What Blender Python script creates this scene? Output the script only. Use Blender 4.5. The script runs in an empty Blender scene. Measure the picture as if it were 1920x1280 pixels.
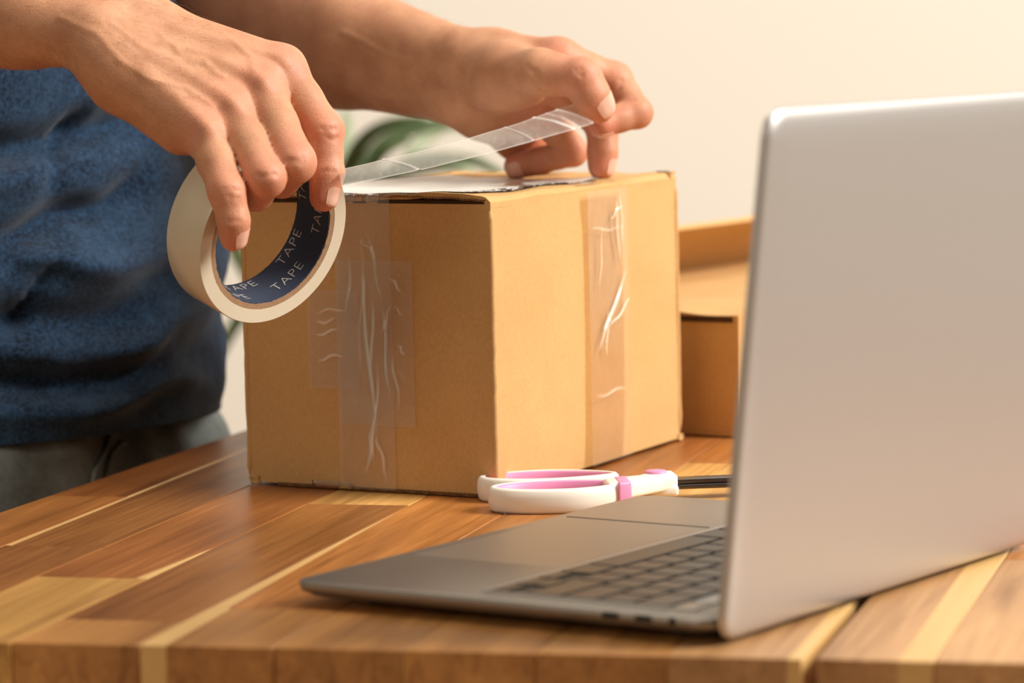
import bpy, bmesh, math, random
import numpy as np
from mathutils import Vector, Matrix, noise
random.seed(7); np.random.seed(7)
C = bpy.context.scene.collection
scn = bpy.context.scene
PI = math.pi

# ------------------------------------------------------------------ camera, world, lights, exposure
TABLE = 0.75
FOC, HORIZON, CAMH = 6300.0, 35.0, 0.264          # focal length in px, horizon row, eye height above the table
roll = math.atan(0.0225)
pitch = math.atan((640 - HORIZON) * math.cos(roll) / FOC)
CP = Vector((0, 0, TABLE + CAMH))
CF = Vector((0, math.cos(pitch), -math.sin(pitch)))
_R0 = Vector((1, 0, 0)); _U0 = _R0.cross(CF)
CR = math.cos(roll) * _R0 - math.sin(roll) * _U0
CU = math.sin(roll) * _R0 + math.cos(roll) * _U0
def at(px, py, d):                                   # a point seen at (px, py), d metres away
    return CP + (CF + CR * ((px - 960) / FOC) - CU * ((py - 640) / FOC)) * d
cam = bpy.data.cameras.new('camera'); camo = bpy.data.objects.new('camera', cam); C.objects.link(camo)
camo.matrix_world = Matrix(((CR.x, CU.x, -CF.x, CP.x), (CR.y, CU.y, -CF.y, CP.y), (CR.z, CU.z, -CF.z, CP.z), (0, 0, 0, 1)))
cam.sensor_width = 36.0; cam.lens = FOC / 1920 * 36.0
cam.dof.use_dof = True; cam.dof.focus_distance = 1.80; cam.dof.aperture_fstop = 7.6
cam.clip_start = 0.05
scn.camera = camo

world = bpy.data.worlds.new('world'); scn.world = world; world.use_nodes = True
world.node_tree.nodes['Background'].inputs[0].default_value = (1.0, 0.83, 0.62, 1)
world.node_tree.nodes['Background'].inputs[1].default_value = 0.19

def area(name, loc, target, sx, sy, power, col):
    l = bpy.data.lights.new(name, 'AREA'); l.shape = 'RECTANGLE'; l.size = sx; l.size_y = sy; l.energy = power; l.color = col
    o = bpy.data.objects.new(name, l); C.objects.link(o); o.location = loc
    o.rotation_euler = (Vector(target) - Vector(loc)).to_track_quat('-Z', 'Y').to_euler()
    return o
area('window_light', (3.3, 1.20, 3.15), (0.0, 1.9, 0.85), 1.8, 2.0, 305, (1.0, 0.965, 0.90))
area('wall_fill_light', (-0.3, 2.2, 3.0), (-0.3, 4.2, 1.1), 2.4, 0.8, 16, (1.0, 0.97, 0.92))  # added fill that keeps the back wall bright
area('overhead_light', (0.1, 2.0, 2.9), (0.0, 1.9, 0.75), 1.0, 1.0, 12, (1.0, 0.90, 0.76))  # unseen weak warm area light from overhead

area('front_left_fill', (-1.9, -0.5, 1.9), (-0.1, 1.85, 0.85), 1.2, 1.4, 17, (1.0, 0.88, 0.72))  # added soft fill from front left, lifts the shaded sides

scn.view_settings.view_transform = 'Standard'; scn.view_settings.look = 'None'
scn.view_settings.exposure = 0.0; scn.view_settings.gamma = 1.0; scn.view_settings.use_curve_mapping = False

# ------------------------------------------------------------------ helpers
def srgb(r, g, b):
    f = lambda c: (c / 255 / 12.92) if c / 255 <= 0.04045 else ((c / 255 + 0.055) / 1.055) ** 2.4
    return (f(r), f(g), f(b), 1.0)

class NT:
    def __init__(s, name):
        s.m = bpy.data.materials.new(name); s.m.use_nodes = True; s.t = s.m.node_tree; s.n = s.t.nodes; s.l = s.t.links
        s.b = s.n['Principled BSDF']; s.out = s.n['Material Output']
    def node(s, typ, **kw):
        nd = s.n.new(typ)
        ins = kw.pop('ins', {})
        for k, v in kw.items(): setattr(nd, k, v)
        for k, v in ins.items():
            if isinstance(v, bpy.types.NodeSocket): s.l.new(v, nd.inputs[k])
            else: nd.inputs[k].default_value = v
        return nd
    def set(s, **kw):
        for k, v in kw.items():
            k = k.replace('_', ' ')
            if isinstance(v, bpy.types.NodeSocket): s.l.new(v, s.b.inputs[k])
            else: s.b.inputs[k].default_value = v
        return s
    def coord(s, scale=(1, 1, 1), out='Object'):
        tc = s.node('ShaderNodeTexCoord')
        return s.node('ShaderNodeMapping', ins={'Vector': tc.outputs[out], 'Scale': scale}).outputs[0]
    def noise(s, vec, scale, detail=4, rough=0.55, dist=0.0):
        return s.node('ShaderNodeTexNoise', ins={'Vector': vec, 'Scale': scale, 'Detail': detail, 'Roughness': rough, 'Distortion': dist}).outputs['Fac']
    def ramp(s, fac, stops):
        r = s.node('ShaderNodeValToRGB', ins={'Fac': fac}); e = r.color_ramp.elements
        while len(e) < len(stops): e.new(0.5)
        for k, (p, c) in enumerate(stops): e[k].position = p; e[k].color = c if len(c) == 4 else (*c, 1)
        return r.outputs['Color']
    def mix(s, fac, a, b, blend='MIX'):
        m = s.node('ShaderNodeMix', data_type='RGBA', blend_type=blend)
        for i, v in ((0, fac), (6, a), (7, b)):
            if isinstance(v, bpy.types.NodeSocket): s.l.new(v, m.inputs[i])
            else: m.inputs[i].default_value = v
        return m.outputs[2]
    def math(s, op, a, b=0.0, c=None, clamp=False):
        m = s.node('ShaderNodeMath', operation=op, use_clamp=clamp)
        for i, v in enumerate((a, b) if c is None else (a, b, c)):
            if isinstance(v, bpy.types.NodeSocket): s.l.new(v, m.inputs[i])
            else: m.inputs[i].default_value = v
        return m.outputs[0]
    def bump(s, h, strength=0.3, dist=0.001):
        s.set(Normal=s.node('ShaderNodeBump', ins={'Height': h, 'Strength': strength, 'Distance': dist}).outputs[0]); return s

def plain(name, col, rough=0.5, metal=0.0, var=0.0, vscale=60, bump=0.0, bdist=0.0003, **kw):
    t = NT(name); v = t.coord()
    n = t.noise(v, vscale)
    c = t.mix(n, tuple(x * (1 - var) for x in col[:3]) + (1,), tuple(min(1, x * (1 + var)) for x in col[:3]) + (1,)) if var else col
    t.set(Base_Color=c, Roughness=rough, Metallic=metal, **kw)
    if bump: t.bump(t.noise(v, vscale * 3), bump, bdist)
    return t.m

def mesh(name, verts, faces, m, parent=None, smooth=False, mats=None):
    me = bpy.data.meshes.new(name); me.from_pydata([tuple(v) for v in verts], [], [tuple(f) for f in faces]); me.update()
    me.materials.append(m)
    if smooth: me.polygons.foreach_set('use_smooth', [True] * len(me.polygons))
    o = bpy.data.objects.new(name, me); C.objects.link(o)
    if parent: o.parent = parent
    return o
def from_bm(name, bm, m, parent=None, smooth=False):
    bmesh.ops.recalc_face_normals(bm, faces=bm.faces[:])
    me = bpy.data.meshes.new(name); bm.to_mesh(me); bm.free(); me.materials.append(m)
    if smooth: me.polygons.foreach_set('use_smooth', [True] * len(me.polygons))
    o = bpy.data.objects.new(name, me); C.objects.link(o)
    if parent: o.parent = parent
    return o
def empty(name, loc, rotz, label, cat, group=None):
    o = bpy.data.objects.new(name, None); C.objects.link(o); o.location = loc; o.rotation_euler = (0, 0, rotz)
    o.empty_display_size = 0.05
    o['label'] = label; o['category'] = cat
    if group: o['group'] = group
    return o
def struct(name, bm, m):
    o = from_bm(name, bm, m); o['kind'] = 'structure'; return o
def box_bm(x0, x1, y0, y1, z0, z1, bev=0.0, seg=2, bm=None):
    own = bm or bmesh.new()
    vs = [own.verts.new(p) for p in ((x0, y0, z0), (x1, y0, z0), (x1, y1, z0), (x0, y1, z0), (x0, y0, z1), (x1, y0, z1), (x1, y1, z1), (x0, y1, z1))]
    fs = [own.faces.new([vs[i] for i in f]) for f in ((3, 2, 1, 0), (4, 5, 6, 7), (0, 1, 5, 4), (1, 2, 6, 5), (2, 3, 7, 6), (3, 0, 4, 7))]
    if bev:
        es = list({e for f in fs for e in f.edges})
        bmesh.ops.bevel(own, geom=es, offset=bev, segments=seg, affect='EDGES', profile=0.5)
    return own
def round_rect(w, h, r, n=8):
    pts = []
    for cx, cy, a0 in ((w / 2 - r, h / 2 - r, 0), (-w / 2 + r, h / 2 - r, 90), (-w / 2 + r, -h / 2 + r, 180), (w / 2 - r, -h / 2 + r, 270)):
        for k in range(n + 1):
            a = math.radians(a0 + 90 * k / n); pts.append((cx + r * math.cos(a), cy + r * math.sin(a)))
    return pts
def stack_bm(layers):                                # closed loft through outlines of equal point counts
    bm = bmesh.new(); rings = [[bm.verts.new(p) for p in L] for L in layers]; n = len(rings[0])
    for a, b in zip(rings, rings[1:]):
        for i in range(n): bm.faces.new((a[i], a[(i + 1) % n], b[(i + 1) % n], b[i]))
    bm.faces.new(rings[0][::-1]); bm.faces.new(rings[-1])
    return bm
def tube(pts, radii, n=8):
    pts = [Vector(p) for p in pts]; V = []; F = []
    if not hasattr(radii, '__len__'): radii = [radii] * len(pts)
    for i, p in enumerate(pts):
        t = (pts[min(i + 1, len(pts) - 1)] - pts[max(i - 1, 0)]).normalized()
        a = t.orthogonal().normalized() if i == 0 else (a - t * a.dot(t)).normalized()
        b = t.cross(a)
        for k in range(n):
            q = 2 * PI * k / n; V.append(p + (a * math.cos(q) + b * math.sin(q)) * radii[i])
    for i in range(len(pts) - 1):
        for k in range(n):
            F.append((i * n + k, i * n + (k + 1) % n, (i + 1) * n + (k + 1) % n, (i + 1) * n + k))
    F.append(tuple(range(n))[::-1]); F.append(tuple(range((len(pts) - 1) * n, len(pts) * n)))
    return V, F
def slab(origin, u, v, n, th, nu, nv, disp=None):    # closed sheet with a displaced face; returns verts, faces
    V = []; F = []
    for side in (0, 1):
        for j in range(nv + 1):
            for i in range(nu + 1):
                s, t = i / nu, j / nv
                p = Vector(origin) + Vector(u) * s + Vector(v) * t
                h = disp(s, t) if disp else 0.0
                p = p + Vector(n) * (h - (th if side else 0)); V.append(p)
    N = (nu + 1) * (nv + 1); ix = lambda s, i, j: s * N + j * (nu + 1) + i
    for j in range(nv):
        for i in range(nu):
            F.append((ix(0, i, j), ix(0, i + 1, j), ix(0, i + 1, j + 1), ix(0, i, j + 1)))
            F.append((ix(1, i, j), ix(1, i, j + 1), ix(1, i + 1, j + 1), ix(1, i + 1, j)))
    for i in range(nu):
        F.append((ix(0, i + 1, 0), ix(0, i, 0), ix(1, i, 0), ix(1, i + 1, 0))); F.append((ix(0, i, nv), ix(0, i + 1, nv), ix(1, i + 1, nv), ix(1, i, nv)))
    for j in range(nv):
        F.append((ix(0, 0, j), ix(0, 0, j + 1), ix(1, 0, j + 1), ix(1, 0, j))); F.append((ix(0, nu, j + 1), ix(0, nu, j), ix(1, nu, j), ix(1, nu, j + 1)))
    return V, F

# ------------------------------------------------------------------ materials
def wood_material():
    t = NT('acacia_wood')
    tc = t.node('ShaderNodeTexCoord'); oi = t.node('ShaderNodeObjectInfo')
    off = t.node('ShaderNodeVectorMath', operation='MULTIPLY_ADD', ins={0: t.node('ShaderNodeCombineXYZ', ins={0: oi.outputs['Random'], 1: oi.outputs['Random'], 2: oi.outputs['Random']}).outputs[0], 1: (3.1, 17.0, 5.3)})
    t.l.new(tc.outputs['Object'], off.inputs[2])
    vec = t.node('ShaderNodeMapping', ins={'Vector': off.outputs[0], 'Scale': (1, 0.10, 0.6)}).outputs[0]
    broad = t.noise(vec, 26, 3, 0.5, 0.8)
    grain = t.noise(t.node('ShaderNodeMapping', ins={'Vector': off.outputs[0], 'Scale': (1, 0.03, 1)}).outputs[0], 260, 4, 0.6, 0.3)
    streak = t.noise(t.node('ShaderNodeMapping', ins={'Vector': off.outputs[0], 'Scale': (1, 0.045, 0.5)}).outputs[0], 55, 5, 0.6, 1.4)
    col = oi.outputs['Color']
    c = t.mix(t.ramp(broad, ((0.30, (0, 0, 0)), (0.72, (1, 1, 1)))), t.mix(1.0, col, (0.66, 0.60, 0.52, 1), 'MULTIPLY'), t.mix(1.0, col, (1.22, 1.24, 1.26, 1), 'MULTIPLY'))
    c = t.mix(t.ramp(streak, ((0.52, (0, 0, 0)), (0.70, (0.75, 0.75, 0.75)))), c, t.mix(1.0, c, (0.55, 0.46, 0.40, 1), 'MULTIPLY'))
    c = t.mix(t.ramp(grain, ((0.35, (0, 0, 0)), (0.65, (1, 1, 1)))), t.mix(1.0, c, (0.80, 0.76, 0.72, 1), 'MULTIPLY'), c)
    # sapwood band between two distances across the board
    sx = t.node('ShaderNodeSeparateXYZ', ins={0: tc.outputs['Object']})
    wob = t.math('MULTIPLY_ADD', t.noise(vec, 9, 2), 0.010, -0.005)
    x = t.math('ADD', sx.outputs[0], wob)
    lo = t.node('ShaderNodeAttribute', attribute_type='OBJECT', attribute_name='sap_from').outputs['Fac']
    hi = t.node('ShaderNodeAttribute', attribute_type='OBJECT', attribute_name='sap_to').outputs['Fac']
    tap = t.node('ShaderNodeAttribute', attribute_type='OBJECT', attribute_name='sap_taper').outputs['Fac']
    hi = t.math('SUBTRACT', hi, t.math('MULTIPLY', sx.outputs[1], t.math('MAXIMUM', tap, 0.0)))
    lo = t.math('SUBTRACT', lo, t.math('MULTIPLY', sx.outputs[1], t.math('MINIMUM', tap, 0.0)))
    a = t.math('MULTIPLY', t.math('SUBTRACT', x, lo), 900, clamp=True); b = t.math('MULTIPLY', t.math('SUBTRACT', hi, x), 900, clamp=True)
    sap = t.math('MULTIPLY', a, b)
    c = t.mix(sap, c, t.mix(grain, srgb(208, 162, 98), srgb(226, 186, 124)))
    t.set(Base_Color=c, Roughness=t.math('MULTIPLY_ADD', grain, 0.16, 0.30), Specular_IOR_Level=0.45)
    t.bump(grain, 0.10, 0.0004)
    return t.m
WOOD = wood_material()
def cardboard(name, col, axis=0, ribs=0.10):
    t = NT(name); v = t.coord()
    fib = t.noise(t.coord((1, 1, 0.8)), 520, 5, 0.75); big = t.noise(v, 14, 3)
    c = t.mix(t.ramp(fib, ((0.30, (0, 0, 0)), (0.70, (1, 1, 1)))), tuple(x * 0.90 for x in col[:3]) + (1,), tuple(min(1, x * 1.08) for x in col[:3]) + (1,))
    c = t.mix(t.ramp(big, ((0.35, (0, 0, 0)), (0.7, (1, 1, 1)))), t.mix(1.0, c, (0.93, 0.91, 0.88, 1), 'MULTIPLY'), c)
    spk = t.noise(v, 900, 2); c = t.mix(t.ramp(spk, ((0.66, (0, 0, 0)), (0.74, (0.35, 0.35, 0.35)))), c, tuple(x * 0.5 for x in col[:3]) + (1,))
    t.set(Base_Color=c, Roughness=0.82, Specular_IOR_Level=0.25)
    w = t.node('ShaderNodeTexWave', bands_direction='XYZ'[axis], ins={'Vector': v, 'Scale': 55.0, 'Distortion': 0.3}).outputs['Fac']
    t.bump(t.math('ADD', t.math('MULTIPLY', w, ribs), t.math('MULTIPLY', fib, 0.5)), 0.22, 0.0006)
    return t.m
KRAFT = cardboard('kraft_cardboard', srgb(205, 163, 108))
KRAFT_EDGE = plain('cardboard_cut_edge', srgb(120, 84, 48), 0.9, var=0.35, vscale=300, bump=0.6)
KRAFT_SHADE = plain('cardboard_gap_shade', srgb(70, 46, 24), 0.95, var=0.3, vscale=200)  # dark brown painted as the shade inside flap gaps
def film_material(name, clear, haze, tint, rough=0.16, thru=0.0):
    t = NT(name)
    tr = t.node('ShaderNodeBsdfTransparent', ins={'Color': tint}); gl = t.node('ShaderNodeBsdfGlossy', ins={'Roughness': rough, 'Color': (1, 1, 1, 1)})
    df = t.node('ShaderNodeBsdfDiffuse', ins={'Color': haze[1]}); tl = t.node('ShaderNodeBsdfTranslucent', ins={'Color': haze[1]})
    n = t.noise(t.coord((1, 1, 1)), 70, 4)
    dd = t.node('ShaderNodeMixShader', ins={0: thru, 1: df.outputs[0], 2: tl.outputs[0]})
    cr_ = t.node('ShaderNodeAttribute', attribute_name='crease').outputs['Fac']
    hz = t.math('MULTIPLY_ADD', cr_, 0.55, t.math('MULTIPLY_ADD', n, haze[0], haze[0] * 0.5), clamp=True)  # wrinkles whiter: crease whitening of the film plus painted glints
    a = t.node('ShaderNodeMixShader', ins={0: hz, 1: tr.outputs[0], 2: dd.outputs[0]})
    fr = t.node('ShaderNodeFresnel', ins={'IOR': 1.45})
    b = t.node('ShaderNodeMixShader', ins={0: t.math('MULTIPLY_ADD', fr.outputs[0], 0.9, clear), 1: a.outputs[0], 2: gl.outputs[0]})
    t.l.new(b.outputs[0], t.out.inputs[0]); return t.m
FILM = film_material('clear_packing_film', 0.02, (0.11, (0.92, 0.88, 0.80, 1)), (0.965, 0.94, 0.90, 1))
FILM_TAN = film_material('aged_packing_film', 0.02, (0.08, (0.9, 0.82, 0.66, 1)), (0.965, 0.90, 0.77, 1))
STRIP = film_material('stretched_film', 0.03, (0.19, (0.93, 0.91, 0.86, 1)), (0.97, 0.96, 0.94, 1), 0.22, 0.5)

# ------------------------------------------------------------------ setting
WALL = NT('painted_wall'); v = WALL.coord()
WALL.set(Base_Color=WALL.mix(WALL.noise(v, 1.3, 2), srgb(229, 223, 211), srgb(235, 229, 218)), Roughness=0.9).bump(WALL.noise(v, 160), 0.06, 0.001)
struct('wall_back', box_bm(-3.2, 3.4, 4.2, 4.3, 0, 3.2), WALL.m)
struct('baseboard_back', box_bm(-3.2, 3.4, 4.182, 4.2, 0, 0.09, 0.003), plain('baseboard_paint', srgb(236, 230, 220), 0.5, var=0.02))
FLOOR = NT('floor_oak'); v = FLOOR.coord((1, 0.12, 1))
FLOOR.set(Base_Color=FLOOR.mix(FLOOR.noise(v, 14, 5), srgb(150, 112, 76), srgb(184, 146, 104)), Roughness=0.45)
struct('floor', box_bm(-3.2, 3.4, -1.2, 4.3, -0.05, 0), FLOOR.m)

# ------------------------------------------------------------------ table
TH = math.radians(14.7); TO = Vector((0.1164, 1.3608, 0))
table = empty('dining_table', TO, -TH, 'oiled acacia table of joined staves, split by a narrow gap, under the boxes and laptop', 'table')
TONE = {'d': srgb(156, 101, 50), 'r': srgb(164, 102, 50), 'o': srgb(184, 120, 60), 'm': srgb(192, 136, 76), 'l': srgb(216, 166, 94), 'p': srgb(194, 148, 100)}
def plank(u0, u1, v0, v1, tone, sap=None, u0b=None):
    th = 0.034; g = 0.00022
    u0b = u0 if u0b is None else u0b
    pts = [(u0 + g, v0), (u1 - g, v0), (u1 - g, v1), (u0b + g, v1)]
    bm = bmesh.new(); top = [bm.verts.new((x, y, TABLE)) for x, y in pts]; bot = [bm.verts.new((x, y, TABLE - th)) for x, y in pts]
    bm.faces.new(top); bm.faces.new(bot[::-1])
    for i in range(4): bm.faces.new((top[i], bot[i], bot[(i + 1) % 4], top[(i + 1) % 4]))
    bmesh.ops.bevel(bm, geom=[e for e in bm.edges if all(abs(q.co.z - TABLE) < 1e-6 for q in e.verts)], offset=0.00045, segments=1, affect='EDGES')
    o = from_bm('plank', bm, WOOD, table)
    k = 1 + random.uniform(-0.07, 0.07); c = TONE[tone]; o.color = (c[0] * k, c[1] * k, c[2] * k, 1)
    s = sap or (9, 9, 0); o['sap_from'], o['sap_to'], o['sap_taper'] = s[0], s[1], s[2]
FAR = 1.46
vf = lambda u: 0.03 * u
ul = lambda v: -0.507 + (v - 0.355) * 0.041
rows = [  # u0, u1, joints, tones, sap bands per piece
    (None, -0.457, (0.150, 0.420, 0.86, 1.16), 'doroD', {2: (-0.459, -0.456, 0)}),
    (-0.457, -0.402, (0.245, 0.66, 1.05), 'ddro', {1: (-0.460, -0.4525, 0.004)}),
    (-0.402, -0.345, (0.155, 0.57, 0.93, 1.2), 'lrodo', {1: (-0.3615, -0.340, -0.061)}),
    (-0.345, -0.287, (0.047, 0.404, 0.62, 1.0), 'mdlod', {}),
    (-0.287, -0.2265, (0.083, 0.50, 0.86, 1.2), 'morod', {0: (-0.288, -0.2745, 0.02), 1: (-0.290, -0.2762, 0.022)}),
    (-0.2265, -0.170, (0.075, 0.47, 0.80, 1.1), 'mormo', {}),
    (-0.170, -0.113, (0.10, 0.36, 0.589, 0.95), 'mmlom', {0: (-0.1705, -0.1672, 0)}),
    (-0.113, -0.057, (0.21, 0.52, 0.90), 'molm', {}),
    (-0.057, 0.0, (0.34, 0.70, 1.1), 'pmol', {0: (-0.0065, 0.02, 0)}),
    (0.0055, 0.0535, (0.30, 0.62, 1.0), 'poml', {0: (0.0385, 0.07, 0.0)}),
    (0.0535, 0.111, (0.26, 0.55, 0.96), 'pomo', {}), (0.111, 0.168, (0.18, 0.50, 0.90), 'mpmo', {}),
    (0.168, 0.225, (0.33, 0.72, 1.1), 'pmom', {}), (0.225, 0.282, (0.22, 0.60, 1.0), 'mpol', {}), (0.282, 0.339, (0.40, 0.80, 1.15), 'opmp', {}),
]
for u0, u1, joints, tones, saps in rows:
    um = u1 if u0 is None else u0
    cuts = [vf(um) ] + list(joints) + [FAR]
    for k in range(len(cuts) - 1):
        tn = tones[min(k, len(tones) - 1)].lower()
        a, b = cuts[k] + (0.0002 if k else 0), cuts[k + 1] - 0.0002
        if u0 is None: plank(ul(a), u1, a, b, tn, saps.get(k), ul(b))
        else: plank(u0, u1, a, b, tn, saps.get(k))
APR = plain('apron_wood', srgb(120, 74, 36), 0.5, var=0.2, vscale=20)
for x0, x1, y0, y1 in ((-0.44, 0.28, 0.10, 0.125), (-0.44, 0.28, 1.34, 1.365), (-0.44, -0.415, 0.125, 1.34), (0.255, 0.28, 0.125, 1.34)):
    from_bm('apron', box_bm(x0, x1, y0, y1, TABLE - 0.11, TABLE - 0.034, 0.002), APR, table)
for x, y in ((-0.43, 0.11), (0.27, 0.11), (-0.43, 1.355), (0.27, 1.355)):
    L = [[(x + sx * s, y + sy * s, z) for sx, sy in ((-1, -1), (1, -1), (1, 1), (-1, 1))] for z, s in ((0, 0.020), (0.3, 0.026), (TABLE - 0.034, 0.032))]
    from_bm('leg', stack_bm(L), APR, table)

# ------------------------------------------------------------------ the parcel
BA, BB, BD = Vector((-0.0102, 1.8394, 0)), Vector((-0.1532, 1.9226, 0)), Vector((0.1036, 2.0783, 0))
BH = 0.165
eu, ed = BB - BA, BD - BA
box = empty('cardboard_box', (BA.x, BA.y, TABLE), 0, 'taped kraft cardboard box with white shipping label, under the left hand', 'box')
nL = Vector((eu.y, -eu.x, 0)).normalized() * 1.0
if nL.y > 0: nL = -nL
nR = Vector((ed.y, -ed.x, 0)).normalized()
Z = Vector((0, 0, 1)); CT = 0.0035
def bulge(amp, seed, rag=0.0):
    def f(s, t):
        e = math.sin(PI * s) * math.sin(PI * t)
        n = noise.noise(Vector((s * 3 + seed, t * 3, seed))) * 0.0009 + noise.noise(Vector((s * 9, t * 9 + seed, 1))) * 0.0003
        edge = min(s, 1 - s, t, 1 - t); k = min(1, edge / 0.03)
        return amp * e + n * k - (1 - k) ** 2 * 0.0001
    return f
zero = Vector((0, 0, 0.002))
def panel(name, o, u, v, n, amp, seed, m=KRAFT, nu=36, nv=36, parent=None, th=CT):
    V, F = slab(o, u, v, n, th, nu, nv, bulge(amp, seed)); return mesh(name, V, F, m, parent or box, True)
def autosmooth(o, ang=40):
    me = o.data; bm = bmesh.new(); bm.from_mesh(me)
    for e in bm.edges:
        if len(e.link_faces) == 2 and e.calc_face_angle(0) > math.radians(ang): e.smooth = False
    bm.to_mesh(me); bm.free()
SP = []
SP.append(panel('side_panel', zero + eu * 0.0, eu, Z * (BH - 0.004), nL, 0.0012, 1.0))
SP.append(panel('side_panel', zero, ed, Z * (BH - 0.003), nR, 0.0026, 2.0))
SP.append(panel('side_panel', zero + ed, eu, Z * (BH - 0.004), -nL, 0.001, 3.0))
SP.append(panel('side_panel', zero + eu, ed, Z * (BH - 0.003), -nR, 0.002, 4.0))
SP.append(panel('bottom_panel', Vector((0, 0, 0.0045)), eu, ed, -Z, 0.0, 5.0, nu=6, nv=6))
# inner (short) flaps folded over the left face, dark strip painted as shade under the long flaps
for k, o in enumerate((Vector((0, 0, 0)), ed * 0.62)):
    SP.append(panel('short_flap', o + Z * (BH - 0.0035) + eu * 0.01 + ed * (0.004 if k == 0 else 0), eu * 0.98, ed * 0.37, Z, 0.0, 6.0 + k, nu=10, nv=8, th=0.003))
# long flaps: hinged on the right face and on the far face, meeting along the middle, edges proud of the left face
def flap_disp(flip):
    def f(s, t):                                      # s across (from hinge), t along
        lift = 0.0022 * math.exp(-((t - 0.0) / 0.05) ** 2) * math.sin(PI * min(1, s * 1.1))
        roll = -0.0030 * max(0, 1 - s / 0.06) ** 2
        sag = -0.0030 * math.sin(PI * min(1, t * 1.0)) * s + 0.0012 * noise.noise(Vector((s * 4 + flip * 7, t * 6, 2)))
        dip = 0.0
        return lift + roll + sag + dip
    return f
V, F = slab(Z * (BH + 0.0022), eu * 0.497, ed * 1.0, Z, 0.0030, 30, 60, flap_disp(0)); SP.append(mesh('long_flap', V, F, KRAFT, box, True))
V, F = slab(Z * (BH + 0.0022) + eu, eu * -0.497, ed * 1.0, Z, 0.0030, 30, 60, flap_disp(1)); SP.append(mesh('long_flap', V, F, KRAFT, box, True))
for o in SP: autosmooth(o)
for q in (Vector((0, 0, 0)), eu, ed, eu + ed):
    inn = (eu * 0.5 + ed * 0.5 - q).normalized() * 0.0011
    pts = [q + inn + Z * (0.004 + (BH - 0.008) * k / 24) + Vector((noise.noise(Vector((q.x * 9, k * 0.7, 1))), noise.noise(Vector((q.y * 9, k * 0.7, 5))), 0)) * 0.0005 for k in range(25)]
    V, F = tube(pts, [0.0006] + [0.0019] * 23 + [0.0006], 10); mesh('corner_crease', V, F, KRAFT, box, True)
# corrugated cut edge of the long flaps on the left face: two liners with the fluting between
def flute_edge(s0, s1, z, amp):
    V = []; F = []; n = 260
    for i in range(n + 1):
        s = s0 + (s1 - s0) * i / n
        p = eu * s + nL * 0.0008 + Z * (BH + z + 0.0022 * math.sin(PI * s) - 0.0005); w = math.sin(i * 1.9) * amp * 0.6 + noise.noise(Vector((s * 40, z * 900, 0))) * 0.0005
        V += [p + Z * (w - 0.00045), p + Z * (w + 0.00045), p + Z * (w + 0.00045) - nL * 0.004, p + Z * (w - 0.00045) - nL * 0.004]
    for i in range(n):
        a = i * 4
        for k in range(4): F.append((a + k, a + (k + 1) % 4, a + 4 + (k + 1) % 4, a + 4 + k))
    return V, F
V, F = flute_edge(0.02, 0.985, 0.0006, 0.0006); fl = mesh('fluted_edge', V, F, KRAFT_EDGE, box); fl['kind'] = 'stuff'
V, F = slab(eu * 0.03 + nL * -0.0012 + Z * (BH - 0.0042), eu * 0.95, Z * 0.0042, nL, 0.001, 20, 1); mesh('slot_shade', V, F, KRAFT_SHADE, box)  # dark strip stands in for the shade in the gap
# torn scraps: bump on the far edge, ears at the right corner, crushed lower corners
def scrap(name, p, u, v, n, m=KRAFT, th=0.0012, seed=0):
    V, F = slab(p, u, v, n, th, 6, 6, lambda s, t: 0.0016 * noise.noise(Vector((s * 3 + seed, t * 3, 0))) + 0.001 * s * t)
    for i, q in enumerate(V): V[i] = q + Vector(u).normalized() * 0.0012 * noise.noise(q * 400)
    return mesh(name, V, F, m, box, True)
scrap('torn_edge', Z * (BH - 0.001) + eu * 0.92 + ed * 0.93, eu * 0.02 + ed * 0.11, Z * 0.0035, -nL, seed=1)
scrap('torn_corner', Z * (BH - 0.002) + ed * 0.965, ed * 0.03 + eu * 0.01, Z * 0.0052 + nR * 0.0005, nR, seed=2)
scrap('torn_corner', Z * (BH - 0.001) + ed * 0.985 + eu * 0.02, eu * 0.05, Z * 0.0042, nL, KRAFT_EDGE, seed=3)
scrap('torn_corner', ed * 0.985 + Z * 0.0005 + nR * 0.001, ed * 0.018, Z * 0.004, nR, seed=5)
scrap('torn_corner', eu * 0.955 + Z * 0.0006 + nL * 0.0008, eu * 0.035, Z * 0.005, nL, seed=4)
V, F = slab(eu * 0.06 + Z * 0.0006 + nL * 0.0004, eu * 0.82, Z * 0.0019, nL, 0.002, 120, 1, lambda s, t: 0.0007 * math.sin(s * 330))
mesh('fluted_edge', V, F, KRAFT_EDGE, box)['kind'] = 'stuff'

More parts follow.
